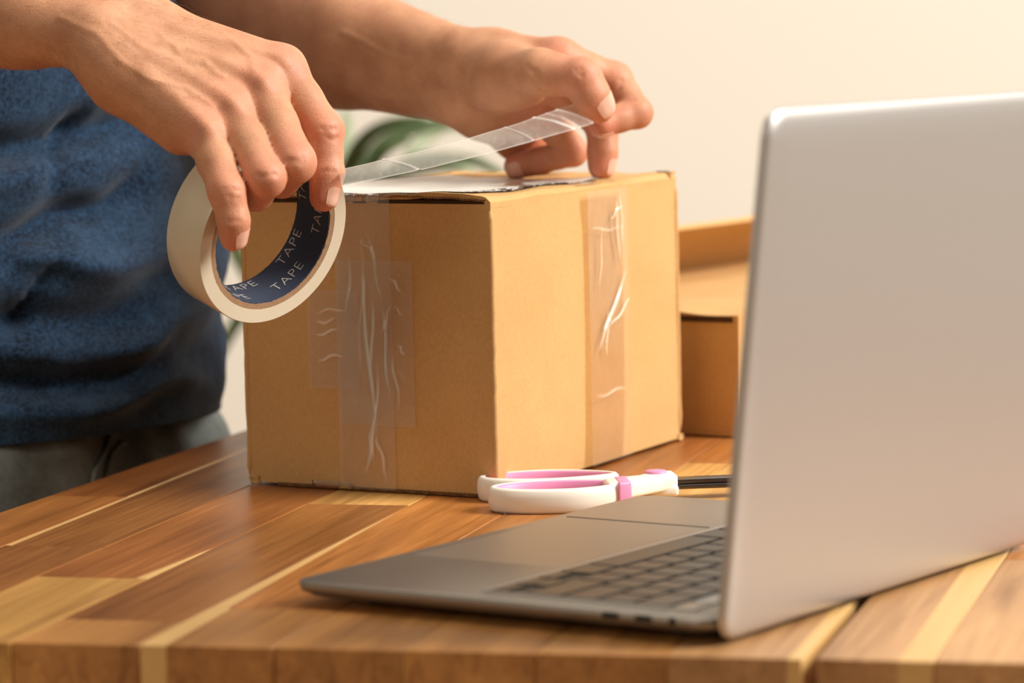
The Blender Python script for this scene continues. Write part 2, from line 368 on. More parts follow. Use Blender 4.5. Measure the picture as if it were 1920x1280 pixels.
# packing film: wrinkled strips stuck to the faces
def film(name, o, u, v, n, nu, nv, ridges, m=FILM, seed=0, lift=0.0004, amp=1.0, labeltxt=None):
    lu, lv = Vector(u).length, Vector(v).length
    def d(s, t):
        x, y = s * lu, t * lv; h = 0.0
        for (x0, y0, x1, y1, a, sg) in ridges:
            dx, dy = x1 - x0, y1 - y0; L = dx * dx + dy * dy
            q = max(0, min(1, ((x - x0) * dx + (y - y0) * dy) / L))
            wob = 0.0009 * math.sin(q * 9 + x0 * 500)
            ds = math.hypot(x - x0 - q * dx, y - y0 - q * dy) if q in (0, 1) else abs(((x - x0) * dy - (y - y0) * dx) / math.sqrt(L) + wob)
            h += a * math.exp(-(ds / sg) ** 2) * math.sin(PI * min(1, max(0.02, q * 0.96 + 0.02)))
        return lift + h * amp + 0.00012 * noise.noise(Vector((x * 120, y * 60, seed)))
    V = []; F = []; CW = []
    for j in range(nv + 1):
        for i in range(nu + 1):
            s, t = i / nu, j / nv; h = d(s, t); V.append(Vector(o) + Vector(u) * s + Vector(v) * t + Vector(n) * h); CW.append(max(0.0, min(1.0, (h - lift - 0.00010) / 0.00035)))
    for j in range(nv):
        for i in range(nu): a = j * (nu + 1) + i; F.append((a, a + 1, a + nu + 2, a + nu + 1))
    ob = mesh(name, V, F, m, box, True); ob.data.attributes.new('crease', 'FLOAT', 'POINT').data.foreach_set('value', CW)
    if labeltxt: ob['label'] = labeltxt
    return ob
ul_, dl_ = eu.normalized(), ed.normalized()
off = nL * 0.0022
film('packing_tape', ul_ * 0.064 + off + Z * 0.002, ul_ * 0.037, Z * 0.166, nL, 60, 220,
     [(0.012, 0.02, 0.020, 0.145, 0.0010, 0.0010), (0.016, 0.01, 0.009, 0.075, 0.0009, 0.0008), (0.004, 0.10, 0.016, 0.150, 0.0006, 0.0008), (0.024, 0.05, 0.018, 0.12, 0.0006, 0.0010),
      (0.030, 0.09, 0.026, 0.135, 0.0007, 0.0008), (0.005, 0.002, 0.012, 0.03, 0.0008, 0.0009), (0.020, 0.003, 0.014, 0.04, 0.0007, 0.0008), (0.008, 0.13, 0.020, 0.142, 0.0005, 0.0007)],
     seed=1, amp=0.55, labeltxt='clear wrinkled tape running up the shaded face')
film('packing_tape', ul_ * 0.050 + off * 1.15 + Z * 0.038, ul_ * 0.050, Z * 0.093, nL, 80, 150,
     [(0.005, 0.075, 0.016, 0.085, 0.0007, 0.0007), (0.003, 0.062, 0.014, 0.068, 0.0006, 0.0006), (0.004, 0.040, 0.012, 0.047, 0.0006, 0.0007), (0.016, 0.01, 0.020, 0.075, 0.0007, 0.0008),
      (0.010, 0.008, 0.014, 0.045, 0.0006, 0.0008), (0.028, 0.01, 0.026, 0.08, 0.0007, 0.0008), (0.004, 0.026, 0.012, 0.032, 0.0005, 0.0006), (0.022, 0.05, 0.012, 0.072, 0.0006, 0.0008)],
     seed=2, amp=0.6, labeltxt='short clear tape patch on the shaded face')
film('packing_tape', ul_ * 0.086 + off * 1.25 + Z * 0.058, ul_ * 0.034, Z * 0.056, nL, 60, 100,
     [(0.008, 0.020, 0.030, 0.016, 0.0006, 0.0007), (0.010, 0.034, 0.032, 0.030, 0.0006, 0.0007), (0.012, 0.040, 0.030, 0.037, 0.0006, 0.0006), (0.006, 0.046, 0.031, 0.043, 0.0005, 0.0006)],
     seed=3, amp=0.9, labeltxt='tape patch with crosswise wrinkles on the shaded face')
film('packing_tape', dl_ * 0.119 + nR * 0.0048 + Z * 0.003, dl_ * 0.057, Z * 0.160, nR, 80, 220,
     [(0.010, 0.066, 0.055, 0.112, 0.0011, 0.0009), (0.026, 0.078, 0.060, 0.094, 0.0010, 0.0008), (0.022, 0.060, 0.026, 0.090, 0.0008, 0.0007), (0.014, 0.10, 0.020, 0.140, 0.0005, 0.0008),
      (0.044, 0.115, 0.040, 0.155, 0.0009, 0.0010), (0.050, 0.125, 0.046, 0.158, 0.0008, 0.0008), (0.030, 0.142, 0.050, 0.150, 0.0006, 0.0009), (0.004, 0.040, 0.055, 0.041, 0.0004, 0.0006), (0.0, 0.138, 0.055, 0.136, 0.0003, 0.0007)],
     m=FILM_TAN, seed=4, amp=1.3, labeltxt='yellowed tape running up the sunlit face')
film('packing_tape', dl_ * 0.119 + Z * (BH + 0.0010) + eu * 0.012, dl_ * 0.057, eu * 0.36, Z, 30, 30, [(0.01, 0.01, 0.05, 0.02, 0.001, 0.001)], m=FILM_TAN, seed=5, lift=0.0006)
V, F = slab(ul_ * 0.094 + nL * 0.0026 + Z * 0.0012, ul_ * 0.026, Z * 0.004, nL, 0.0006, 10, 2, lambda s, t: 0.001 * t); mesh('tape_end', V, F, FILM, box, True)
for s in (0.088, 0.072):
    V, F = slab(ul_ * s + nL * 0.0012 + Z * (BH - 0.002), ul_ * 0.008, Z * 0.0052, nL, 0.0005, 6, 4, lambda s, t: 0.0012 * noise.noise(Vector((s * 5, t * 5, 3)))); mesh('tape_end', V, F, FILM, box, True)
# shipping label on the lid, with its smudged print
LT = NT('printed_label'); tc = LT.node('ShaderNodeTexCoord')
sx = LT.node('ShaderNodeSeparateXYZ', ins={0: tc.outputs['Generated']})
ln = LT.node('ShaderNodeTexNoise', ins={'Vector': LT.node('ShaderNodeMapping', ins={'Vector': tc.outputs['Generated'], 'Scale': (26, 6, 1)}).outputs[0], 'Scale': 3.0, 'Detail': 3.0}).outputs['Fac']
band = LT.node('ShaderNodeAttribute', attribute_name='print').outputs['Fac']
ink = LT.math('MULTIPLY', LT.ramp(ln, ((0.44, (0, 0, 0)), (0.52, (1, 1, 1)))), band)
LT.set(Base_Color=LT.mix(ink, srgb(240, 236, 228), srgb(38, 36, 36)), Roughness=0.35)
def lid_h(a, b):                                      # height of the lid at fractions across, along
    s = a / 0.497 if a < 0.497 else (1 - a) / 0.497
    return BH + 0.0022 + flap_disp(0 if a < 0.497 else 1)(min(1, s), b)
V = []; F = []; PR = []
na, nb = 24, 40
for j in range(nb + 1):
    for i in range(na + 1):
        a = 0.115 + 0.815 * i / na; b = 0.045 + 0.72 * j / nb
        V.append(eu * a + ed * b + Z * (lid_h(a, b) + 0.0009))
        near = (1 if a < 0.17 else math.exp(-((a - 0.17) / 0.05) ** 2)) * (1 if 0.06 < b < 0.60 else 0) + math.exp(-((b - 0.08) / 0.02) ** 2) * (1 if 0.18 < a < 0.5 else 0)
        PR.append(min(1, near))
for j in range(nb):
    for i in range(na): q = j * (na + 1) + i; F.append((q, q + 1, q + na + 2, q + na + 1))
lab = mesh('shipping_label', V, F, LT.m, box, True); lab['label'] = 'white paper shipping label with smudged black print'
at_ = lab.data.attributes.new('print', 'FLOAT', 'POINT'); at_.data.foreach_set('value', PR)

# ------------------------------------------------------------------ second carton behind
K2 = Vector((0.1411, 2.0822, TABLE)); el, er = Vector((-0.84, 0.5426, 0)).normalized(), Vector((0.5426, 0.84, 0)).normalized()
box2 = empty('cardboard_box', K2, 0, 'low open cardboard box with a raised flap, standing behind the taped box', 'box')
W2, L2, H2 = 0.228, 0.60, 0.073
def p2(name, o, u, v, n, amp=0.001, seed=0, m=KRAFT, nu=12, nv=12): 
    V, F = slab(o, u, v, n, 0.003, nu, nv, bulge(amp, seed)); o_ = mesh(name, V, F, m, box2, True); autosmooth(o_); return o_
p2('side_panel', Vector((0, 0, 0.001)), el * W2, Z * H2, -er, 0.001, 11); p2('side_panel', Vector((0, 0, 0.001)), er * L2, Z * H2, -el, 0.001, 12)
p2('side_panel', er * L2 + Z * 0.001, el * W2, Z * H2, er, 0.001, 13); p2('side_panel', el * W2 + Z * 0.001, er * L2, Z * H2, el, 0.001, 14)
p2('bottom_panel', Z * 0.004, el * W2, er * L2, -Z, 0.0, 15)
def fd2(s, t): return 0.006 * math.exp(-(t / 0.10) ** 2) * s + 0.002 * noise.noise(Vector((s * 3, t * 5, 9)))
V, F = slab(Z * (H2 + 0.004), el * W2 * 0.62, er * L2, Z, 0.003, 24, 30, fd2); autosmooth(mesh('closed_flap', V, F, KRAFT, box2, True))
V, F = slab(Z * (H2 + 0.0035) + el * W2 * 0.5, el * W2 * 0.5, er * L2, Z, 0.003, 12, 20, lambda s, t: 0.004 * math.exp(-((t) / 0.06) ** 2) * math.sin(PI * s)); autosmooth(mesh('inner_flap', V, F, KRAFT, box2, True))
V, F = slab(Z * (H2 - 0.0005) - er * 0.0006 + el * 0.004, el * (W2 - 0.008), Z * 0.0035, -er, 0.001, 10, 1); mesh('slot_shade', V, F, KRAFT_SHADE, box2)  # dark strip as painted shade beneath the low box's flap
fa = math.radians(31)
V, F = slab(Z * (H2 + 0.0045) + el * W2, -el * 0.078 * math.cos(fa) + Z * 0.078 * math.sin(fa), er * L2, (Z * math.cos(fa) + el * math.sin(fa)), 0.0035, 16, 20, lambda s, t: 0.003 * math.sin(PI * s)); o = mesh('raised_flap', V, F, KRAFT, box2, True); autosmooth(o)

# ------------------------------------------------------------------ laptop
LA = math.radians(34.3); lv = Vector((math.sin(LA), math.cos(LA), 0)); lw = Vector((lv.y, -lv.x, 0))
corner = Vector((-0.1035, 1.5150, 0)); LW, LD = 0.304, 0.2230
lap = empty('laptop', corner + lv * (LW / 2) + lw * (LD / 2) + Z * TABLE, math.atan2(-lv.y, -lv.x), 'open silver grey laptop seen from behind at the right front of the table', 'laptop')
ALU = NT('anodised_aluminium'); v = ALU.coord()
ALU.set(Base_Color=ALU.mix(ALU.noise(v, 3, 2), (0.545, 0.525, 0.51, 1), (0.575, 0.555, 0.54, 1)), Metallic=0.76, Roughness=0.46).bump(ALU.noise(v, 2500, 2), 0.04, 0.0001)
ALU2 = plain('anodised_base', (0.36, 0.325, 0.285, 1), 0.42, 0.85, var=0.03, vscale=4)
KEYM = plain('key_plastic', (0.035, 0.033, 0.031, 1), 0.38, var=0.08, vscale=40, Specular_IOR_Level=0.6)
BLACK = plain('black_plastic', (0.012, 0.012, 0.012, 1), 0.5)
GLASS = plain('screen_glass', (0.01, 0.01, 0.012, 1), 0.08)
def rr(w, h, r, z, n=8, cx=0, cy=0): return [(x + cx, y + cy, z) for x, y in round_rect(w, h, r, n)]
i_ = 0.001
base_layers = [rr(LW - 0.024, LD - 0.030, 0.010, 0.0035), rr(LW - 0.008, LD - 0.010, 0.010, 0.0046), rr(LW - 0.0015, LD - 0.002, 0.010, 0.0066), rr(LW, LD, 0.010, 0.0085), rr(LW, LD, 0.010, 0.0108), rr(LW - 0.001, LD - 0.001, 0.0098, 0.0114)]
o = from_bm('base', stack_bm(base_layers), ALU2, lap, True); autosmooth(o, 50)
TOPZ = 0.0114
KX0, KX1, KY0, KY1 = -0.1355, 0.1355, -0.013, 0.0925
# keyboard well: thin dark bed with a bright chamfer line around it
from_bm('keyboard_bed', box_bm(KX0, KX1, KY0, KY1, TOPZ - 0.001, TOPZ + 0.00012), BLACK, lap)
bm = bmesh.new()
for x0, x1, y0, y1 in ((KX0 - 0.0022, KX1 + 0.0022, KY0 - 0.0022, KY0), (KX0 - 0.001, KX1 + 0.001, KY1, KY1 + 0.001), (KX0 - 0.001, KX0, KY0, KY1), (KX1, KX1 + 0.001, KY0, KY1)):
    box_bm(x0, x1, y0, y1, TOPZ - 0.001, TOPZ + 0.0008, bm=bm)
from_bm('keyboard_rim', bm, ALU.m, lap)
U = (KX1 - KX0) / 14.5; kh = 0.0187
krows = [[1, 1, 1, 1, 1.25, 5, 1.25, 1, 1, 1], [2.25] + [1] * 10 + [2.25], [1.75] + [1] * 11 + [1.75], [1.5] + [1] * 13, [1] * 13 + [1.5]]
kmesh = {}
def key(w, x, y, h):
    k = (round(w, 5), round(h, 5))
    if k not in kmesh:
        kmesh[k] = from_bm('key', box_bm(-w / 2, w / 2, -h / 2, h / 2, 0, 0.0009, 0.0005, 2), KEYM, lap); o = kmesh[k]
    else: o = kmesh[k].copy(); C.objects.link(o)
    o.location = (x, y, TOPZ + 0.0001); return o
for r, row in enumerate(krows):
    tot = sum(row); sc = 14.5 / tot; x = KX0; y = KY0 + kh * (r + 0.5)
    for k, w in enumerate(row):
        ww = w * sc * U
        if r == 0 and k == 8:
            key(ww - 0.0022, x + ww / 2, y - kh / 4 + 0.0002, kh / 2 - 0.0014); key(ww - 0.0022, x + ww / 2, y + kh / 4 - 0.0002, kh / 2 - 0.0014)
        elif r == 0 and k in (7, 9): key(ww - 0.0022, x + ww / 2, y - kh / 4 + 0.0002, kh / 2 - 0.0014)
        else: key(ww - 0.0022, x + ww / 2, y, kh - 0.0022)
        x += ww
from_bm('touch_strip', box_bm(KX0 + 0.001, KX1 - 0.017, KY0 + 5 * kh + 0.001, KY1 - 0.0007, TOPZ, TOPZ + 0.0005, 0.0002, 1), GLASS, lap)
from_bm('power_key', box_bm(KX1 - 0.0155, KX1 - 0.001, KY0 + 5 * kh + 0.001, KY1 - 0.0007, TOPZ, TOPZ + 0.0006, 0.0002, 1), ALU2, lap)
tb = box_bm(-0.0681, -0.0671, -0.1045, -0.0205, TOPZ - 0.0006, TOPZ + 0.00025)
from_bm('trackpad_edge_shade', tb, BLACK, lap)  # black strip painted as the shaded recess wall at the far edge
from_bm('trackpad', stack_bm([rr(0.1340, 0.0830, 0.0015, TOPZ - 0.0005, 3, 0, -0.0625), rr(0.1340, 0.0830, 0.0015, TOPZ + 0.00003, 3, 0, -0.0625)]), ALU2, lap)
for sgn in (-1, 1):
    x = sgn * 0.1437; bm = bmesh.new()
    for k in range(36):
        y = KY0 + 0.004 + k * 0.0026
        for q in (-1, 1): box_bm(x + q * 0.0022 - 0.0005, x + q * 0.0022 + 0.0005, y, y + 0.001, TOPZ - 0.0003, TOPZ + 0.00012, bm=bm)
    from_bm('speaker_grille', bm, BLACK, lap)['kind'] = 'stuff'
def pill(x, y, z, l, h, r): return [(x, y + a, z + b) for a, b in round_rect(l, h, r, 5)]
def port(name, y, l, h, r):
    L = [pill(LW / 2 - 0.004, y, 0.0094, l, h, r), pill(LW / 2 + 0.00025, y, 0.0094, l, h, r)]
    from_bm(name, stack_bm(L), BLACK, lap)
port('usb_port', LD / 2 - 0.0500, 0.0088, 0.0027, 0.0013); port('usb_port', LD / 2 - 0.0335, 0.0088, 0.0027, 0.0013); port('headphone_jack', LD / 2 - 0.0190, 0.0036, 0.0036, 0.00179)
from_bm('hinge', stack_bm([[(x, LD / 2 - 0.004 + 0.0042 * math.cos(a), 0.0078 + 0.0042 * math.sin(a)) for a in np.linspace(0, 2 * PI, 16, endpoint=False)] for x in (-0.135, 0.135)]), BLACK, lap, True)
for x, y in ((-0.125, -0.08), (0.125, -0.08), (-0.125, 0.08), (0.125, 0.08)):
    from_bm('foot', stack_bm([[(x + 0.006 * math.cos(a), y + 0.006 * math.sin(a), z) for a in np.linspace(0, 2 * PI, 16, endpoint=False)] for z in (0.0, 0.0040)]), BLACK, lap)
# lid: built lying in its own frame (x along hinge, y up the lid, z = outwards/back), then turned up
LIDL = 0.2246; la = math.radians(96.9)
def lid_point(x, y, z):                               # y up along the lid, z outwards through the back
    up = Vector((0, math.cos(PI - la), math.sin(PI - la))); outw = Vector((0, math.sin(PI - la), -math.cos(PI - la)))
    return Vector((x, LD / 2 + 0.0025, 0.0078)) + up * y + outw * z
def lay(inset, z, r=0.012):
    return [lid_point(x, y + LIDL / 2 - 0.0055, z) for x, y in round_rect(LW - 2 * inset, LIDL - 2 * inset, max(0.002, r - inset * 0.6), 8)]
o = from_bm('lid', stack_bm([lay(0.0006, -0.0005), lay(0.0, 0.0), lay(0.0, 0.0016), lay(0.0006, 0.0028), lay(0.0022, 0.0038), lay(0.005, 0.0044), lay(0.010, 0.0048), lay(0.018, 0.0050)]), ALU.m, lap, True); autosmooth(o, 50)
from_bm('screen', stack_bm([lay(0.003, -0.0006), lay(0.003, -0.0009)]), GLASS, o)

# ------------------------------------------------------------------ scissors
SA = math.radians(6.5); sdir = Vector((math.cos(SA), math.sin(SA), 0))
sc = empty('scissors', (-0.0195, 1.8175, TABLE), SA, 'white and pink handled scissors lying between the taped box and the laptop', 'scissors')
WHITE = plain('white_handle_plastic', srgb(240, 234, 222), 0.35, var=0.015, vscale=30)
PINK = plain('pink_handle_rubber', srgb(226, 142, 184), 0.45, var=0.03, vscale=30)
STEEL = NT('blade_steel'); v = STEEL.coord((0.3, 3, 3))
STEEL.set(Base_Color=STEEL.mix(STEEL.noise(v, 300, 3), srgb(70, 66, 66), srgb(120, 114, 112)), Metallic=0.9, Roughness=0.32)
def loop_path(cx, cy, a, b, sgn, n=48):
    P = []
    for k in range(n):
        q = 2 * PI * k / n; x, y = math.cos(q), math.sin(q)
        taper = 1 - 0.34 * max(0, x) ** 1.5
        P.append(Vector((cx + a * x, cy + b * y * taper + sgn * -0.0035 * max(0, x) ** 2 , 0)))
    return P
def ring(path, prof, zc):                            # closed sweep of a profile (outward, height) along a plan loop
    n, k = len(path), len(prof); V = []; F = []
    for i, p in enumerate(path):
        t = (path[(i + 1) % n] - path[i - 1]).normalized(); nn = Vector((t.y, -t.x, 0))
        for a, h in prof: V.append(p + nn * a + Z * (zc + h))
    for i in range(n):
        for j in range(k): F.append((i * k + j, ((i + 1) % n) * k + j, ((i + 1) % n) * k + (j + 1) % k, i * k + (j + 1) % k))
    return V, F
def outer_prof(w, h): return [(-w * 0.4, -h * 0.5), (w * 0.35, -h * 0.5), (w * 0.75, -h * 0.38), (w, -h * 0.1), (w, h * 0.15), (w * 0.8, h * 0.40), (w * 0.4, h * 0.5), (-w * 0.4, h * 0.5)]
def inner_prof(w, h): return [(-w * 0.42, -h * 0.48), (-w * 0.42, h * 0.49), (-w * 0.75, h * 0.42), (-w, h * 0.1), (-w, -h * 0.2), (-w * 0.7, -h * 0.45)]
for cx, cy, a, b, sgn, nm in ((0.0425, -0.0235, 0.0375, 0.0185, -1, 'near'), (0.0400, 0.0185, 0.0365, 0.0175, 1, 'far')):
    P = loop_path(cx, cy, a, b, sgn)
    V, F = ring(P, outer_prof(0.0030, 0.0132), 0.0068); o = mesh('handle_loop', V, F, WHITE, sc, True)
    V, F = ring(P, inner_prof(0.0026, 0.0130), 0.0068); mesh('finger_lining', V, F, PINK, sc, True)['label'] = 'pink finger lining'
def blockpath(name, pts, m, z0, z1, bev=0.0022):
    bm = bmesh.new(); b0 = [bm.verts.new((x, y, z0)) for x, y in pts]; b1 = [bm.verts.new((x, y, z1)) for x, y in pts]; n = len(pts)
    bm.faces.new(b0[::-1]); bm.faces.new(b1)
    for i in range(n): bm.faces.new((b0[i], b0[(i + 1) % n], b1[(i + 1) % n], b1[i]))
    bmesh.ops.recalc_face_normals(bm, faces=bm.faces[:])
    if bev: bmesh.ops.bevel(bm, geom=bm.edges[:], offset=bev, segments=3, affect='EDGES', profile=0.5)
    o = from_bm(name, bm, m, sc, True); autosmooth(o, 55); return o
blockpath('handle_shank', [(0.066, -0.0345), (0.080, -0.030), (0.100, -0.012), (0.1085, -0.008), (0.1085, 0.010), (0.098, 0.010), (0.086, -0.004), (0.066, -0.012)], WHITE, 0.0050, 0.0142)
blockpath('handle_shank', [(0.064, 0.012), (0.080, 0.004), (0.094, -0.010), (0.1085, -0.011), (0.1090, 0.008), (0.094, 0.014), (0.080, 0.024), (0.064, 0.030)], WHITE, 0.0022, 0.0085)
blockpath('handle_band', [(0.0715, -0.0362), (0.0790, -0.0328), (0.0800, -0.0085), (0.0725, -0.0098)], PINK, 0.0012, 0.0146, 0.0012)['label'] = 'pink band on the white handle'
L = [[(0.0975 + 0.0062 * s * math.cos(q), 0.001 + 0.0062 * s * math.sin(q), z) for q in np.linspace(0, 2 * PI, 24, endpoint=False)] for z, s in ((0.0135, 1), (0.0150, 1), (0.0156, 0.85), (0.0159, 0.5))]
from_bm('pivot_button', stack_bm(L), PINK, sc, True)
blockpath('blade', [(0.1080, -0.0050), (0.150, -0.0045), (0.205, 0.0045), (0.208, 0.0060), (0.150, 0.0075), (0.1080, 0.0075)], STEEL.m, 0.0082, 0.0108, 0.0004)
blockpath('blade', [(0.1080, -0.0068), (0.150, -0.0075), (0.205, -0.0030), (0.207, -0.0015), (0.150, 0.0045), (0.1080, 0.0055)], STEEL.m, 0.0056, 0.0080, 0.0004)

# ------------------------------------------------------------------ tape roll in the right hand
SN = 0.7547; ra = Vector(CR * 0.664 - CU * 0.358 - CF * 0.656).normalized()      # axis, towards the viewer's right
rc_ = at(514, 443, 1.77); RW = 0.029; RO, RI, RK = 0.0490, 0.0412, 0.0382
e1 = (CU - ra * CU.dot(ra)).normalized(); e2 = ra.cross(e1)
roll_o = empty('tape_roll', rc_, 0, 'cream roll of packing tape with navy core held in the right hand', 'tape')
CREAM = NT('tape_layers'); v = CREAM.coord()
CREAM.set(Base_Color=CREAM.mix(CREAM.noise(v, 25, 3), srgb(206, 194, 170), srgb(218, 207, 184)), Roughness=0.30, Specular_IOR_Level=0.5, Coat_Weight=0.15)
NAVY = NT('printed_core_paper'); v = NAVY.coord()
NAVY.set(Base_Color=NAVY.mix(NAVY.noise(v, 700, 3, 0.7), srgb(36, 45, 64), srgb(58, 69, 92)), Roughness=0.7)
BROWN = plain('core_cardboard', srgb(158, 124, 92), 0.9, var=0.25, vscale=400, bump=0.5)
def rpt(r, a, s): return (e1 * math.cos(a) + e2 * math.sin(a)) * r - ra * s      # s = depth behind the front face
def revolve(name, prof, m, par, n=128, jag=0.0):
    V = []; F = []; k = len(prof)
    for i in range(n):
        a = 2 * PI * i / n
        for r, s in prof: V.append(rpt(r + (jag * noise.noise(Vector((a * 30, r * 1000, s * 900))) if jag else 0), a, s))
    for i in range(n):
        for j in range(k): F.append((i * k + j, i * k + (j + 1) % k, ((i + 1) % n) * k + (j + 1) % k, ((i + 1) % n) * k + j))
    o = mesh(name, V, F, m, par, True)
    bm = bmesh.new(); bm.from_mesh(o.data); bmesh.ops.recalc_face_normals(bm, faces=bm.faces[:]); bm.to_mesh(o.data); bm.free()
    autosmooth(o, 35); return o
revolve('tape_winding', [(RI, 0.0003), (RO - 0.0004, 0.0), (RO, 0.0006), (RO, RW - 0.0006), (RO - 0.0004, RW), (RI, RW - 0.0003)], CREAM.m, roll_o)
revolve('core', [(RK, 0.0006), (RI, 0.0004), (RI, RW - 0.0004), (RK, RW - 0.0006)], BROWN, roll_o, 200, 0.0005)
revolve('core_lining', [(RK - 0.0004, 0.0009), (RK + 0.0001, 0.0009), (RK + 0.0001, RW - 0.0007), (RK - 0.0004, RW - 0.0007)], NAVY.m, roll_o, 160, 0.0002)['label'] = 'navy printed paper lining of the core'
INK = plain('white_print', srgb(214, 210, 202), 0.7)
def word(txt, a0, s0, size):                          # letters on the inside of the core; a runs round, tops point away from the front
    cu = bpy.data.curves.new('word', 'FONT'); cu.body = txt; cu.size = size; cu.offset = -0.00016; cu.space_character = 1.10; cu.resolution_u = 4
    ob = bpy.data.objects.new('word', cu); C.objects.link(ob)
    me = ob.to_mesh(); V = [v.co.copy() for v in me.vertices]; F = [tuple(p.vertices) for p in me.polygons]
    ob.to_mesh_clear(); bpy.data.objects.remove(ob); bpy.data.curves.remove(cu)
    P = [rpt(RK - 0.00055, a0 + p.x / RK, s0 + p.y) for p in V]
    o = mesh('lettering', P, F, INK, roll_o); return o
A0 = math.atan2(Vector(at(540, 524, 1.78) - rc_).dot(e2), Vector(at(540, 524, 1.78) - rc_).dot(e1))
for k in range(-3, 3):
    word('TAPE', A0 + k * 1.03, 0.0072, 0.0092)
    word('TAPE', A0 + 0.40 + k * 1.03, 0.0200, 0.0092)

# pulled-out strip from the roll to the far hand
s0u, s0l = at(634, 318, 1.775), at(640, 350, 1.752)
s1u, s1l = at(1100, 186, 1.985), at(1112, 232, 1.962)
V = []; F = []; CW = []; ns, nw = 320, 30
for i in range(ns + 1):
    t = i / ns; a = s0u.lerp(s1u, t) + Z * (-0.003 * math.sin(PI * t)); b = s0l.lerp(s1l, t) + Z * (-0.002 * math.sin(PI * t))
    nrm = (b - a).cross(s1u - s0u).normalized()
    for j in range(nw + 1):
        q = j / nw; fold = 0.0
        for (c0, sl, am) in ((0.225, 0.12, 0.0011), (0.695, 0.10, 0.0008), (0.845, 0.16, 0.0016), (0.885, 0.13, 0.0006), (0.935, 0.14, 0.0015)):
            fold += 0.55 * am * math.exp(-((t - c0 - sl * (q - 0.5)) / 0.0058) ** 2)
        CW.append(min(1.0, fold / 0.0006) * 0.8 + 0.45 * (j in (0, 1, nw - 1, nw)) + 0.18 * max(0.0, noise.noise(Vector((t * 60, q * 6, 2)))))
        V.append(a.lerp(b, q) + nrm * (fold + 0.0008 * math.sin(q * PI) + 0.0004 * noise.noise(Vector((t * 8, q * 2, 4)))))
for i in range(ns):
    for j in range(nw): k = i * (nw + 1) + j; F.append((k, k + 1, k + nw + 2, k + nw + 1))
o = mesh('tape_tail', [p - rc_ for p in V], F, STRIP, roll_o, True); o.data.attributes.new('crease', 'FLOAT', 'POINT').data.foreach_set('value', CW); o['label'] = 'clear strip pulled off the roll towards the other hand'

# ------------------------------------------------------------------ potted plant behind
PL = Vector((-0.24, 3.5, 0))
plant = empty('potted_plant', PL, 0, 'green long-leaved potted plant behind the taped box, out of focus', 'plant')
LEAF = NT('leaf_green'); v = LEAF.coord(); 
LEAF.set(Base_Color=LEAF.mix(LEAF.noise(v, 12, 3), srgb(58, 78, 42), srgb(96, 114, 72)), Roughness=0.4)
LEAF2 = NT('leaf_pale_green'); v = LEAF2.coord()
LEAF2.set(Base_Color=LEAF2.mix(LEAF2.noise(v, 12, 3), srgb(140, 154, 118), srgb(182, 190, 160)), Roughness=0.4)
def leaf(pts, w, m):
    P = [at(p[0], p[1], 3.5 + (p[2] - 2.95) * 1.2) for p in pts]; Q = []; w *= 1.2                  # Catmull-Rom through the given points
    for i in range(len(P) - 1):
        p0, p1, p2_, p3 = P[max(0, i - 1)], P[i], P[i + 1], P[min(len(P) - 1, i + 2)]
        for k in range(8):
            t = k / 8; Q.append(0.5 * (2 * p1 + (p2_ - p0) * t + (2 * p0 - 5 * p1 + 4 * p2_ - p3) * t * t + (3 * p1 - p0 - 3 * p2_ + p3) * t ** 3))
    Q.append(P[-1]); n = len(Q); V = []; F = []
    for i, p in enumerate(Q):
        t = i / (n - 1); tan = (Q[min(n - 1, i + 1)] - Q[max(0, i - 1)]).normalized()
        side = tan.cross(Vector((0.15, -1, 0.35))).normalized(); up = side.cross(tan)
        h = w * (math.sin(PI * min(1, t * 0.93 + 0.07)) ** 0.6) * 0.5 + 0.0008
        for s, f in ((-1, 0.25), (0, 0), (1, 0.25)): V.append(p + side * h * s + up * h * f - PL)
        for s, f in ((1, 0.22), (0, -0.03), (-1, 0.22)): V.append(p + side * h * s * 0.98 + up * (h * f - 0.0006) - PL)
    for i in range(n - 1):
        for k in range(6): F.append((i * 6 + k, i * 6 + (k + 1) % 6, (i + 1) * 6 + (k + 1) % 6, (i + 1) * 6 + k))
    F.append(tuple(range(6))[::-1]); F.append(tuple(range((n - 1) * 6, n * 6)))
    o = mesh('leaf', V, F, m, plant, True); return o
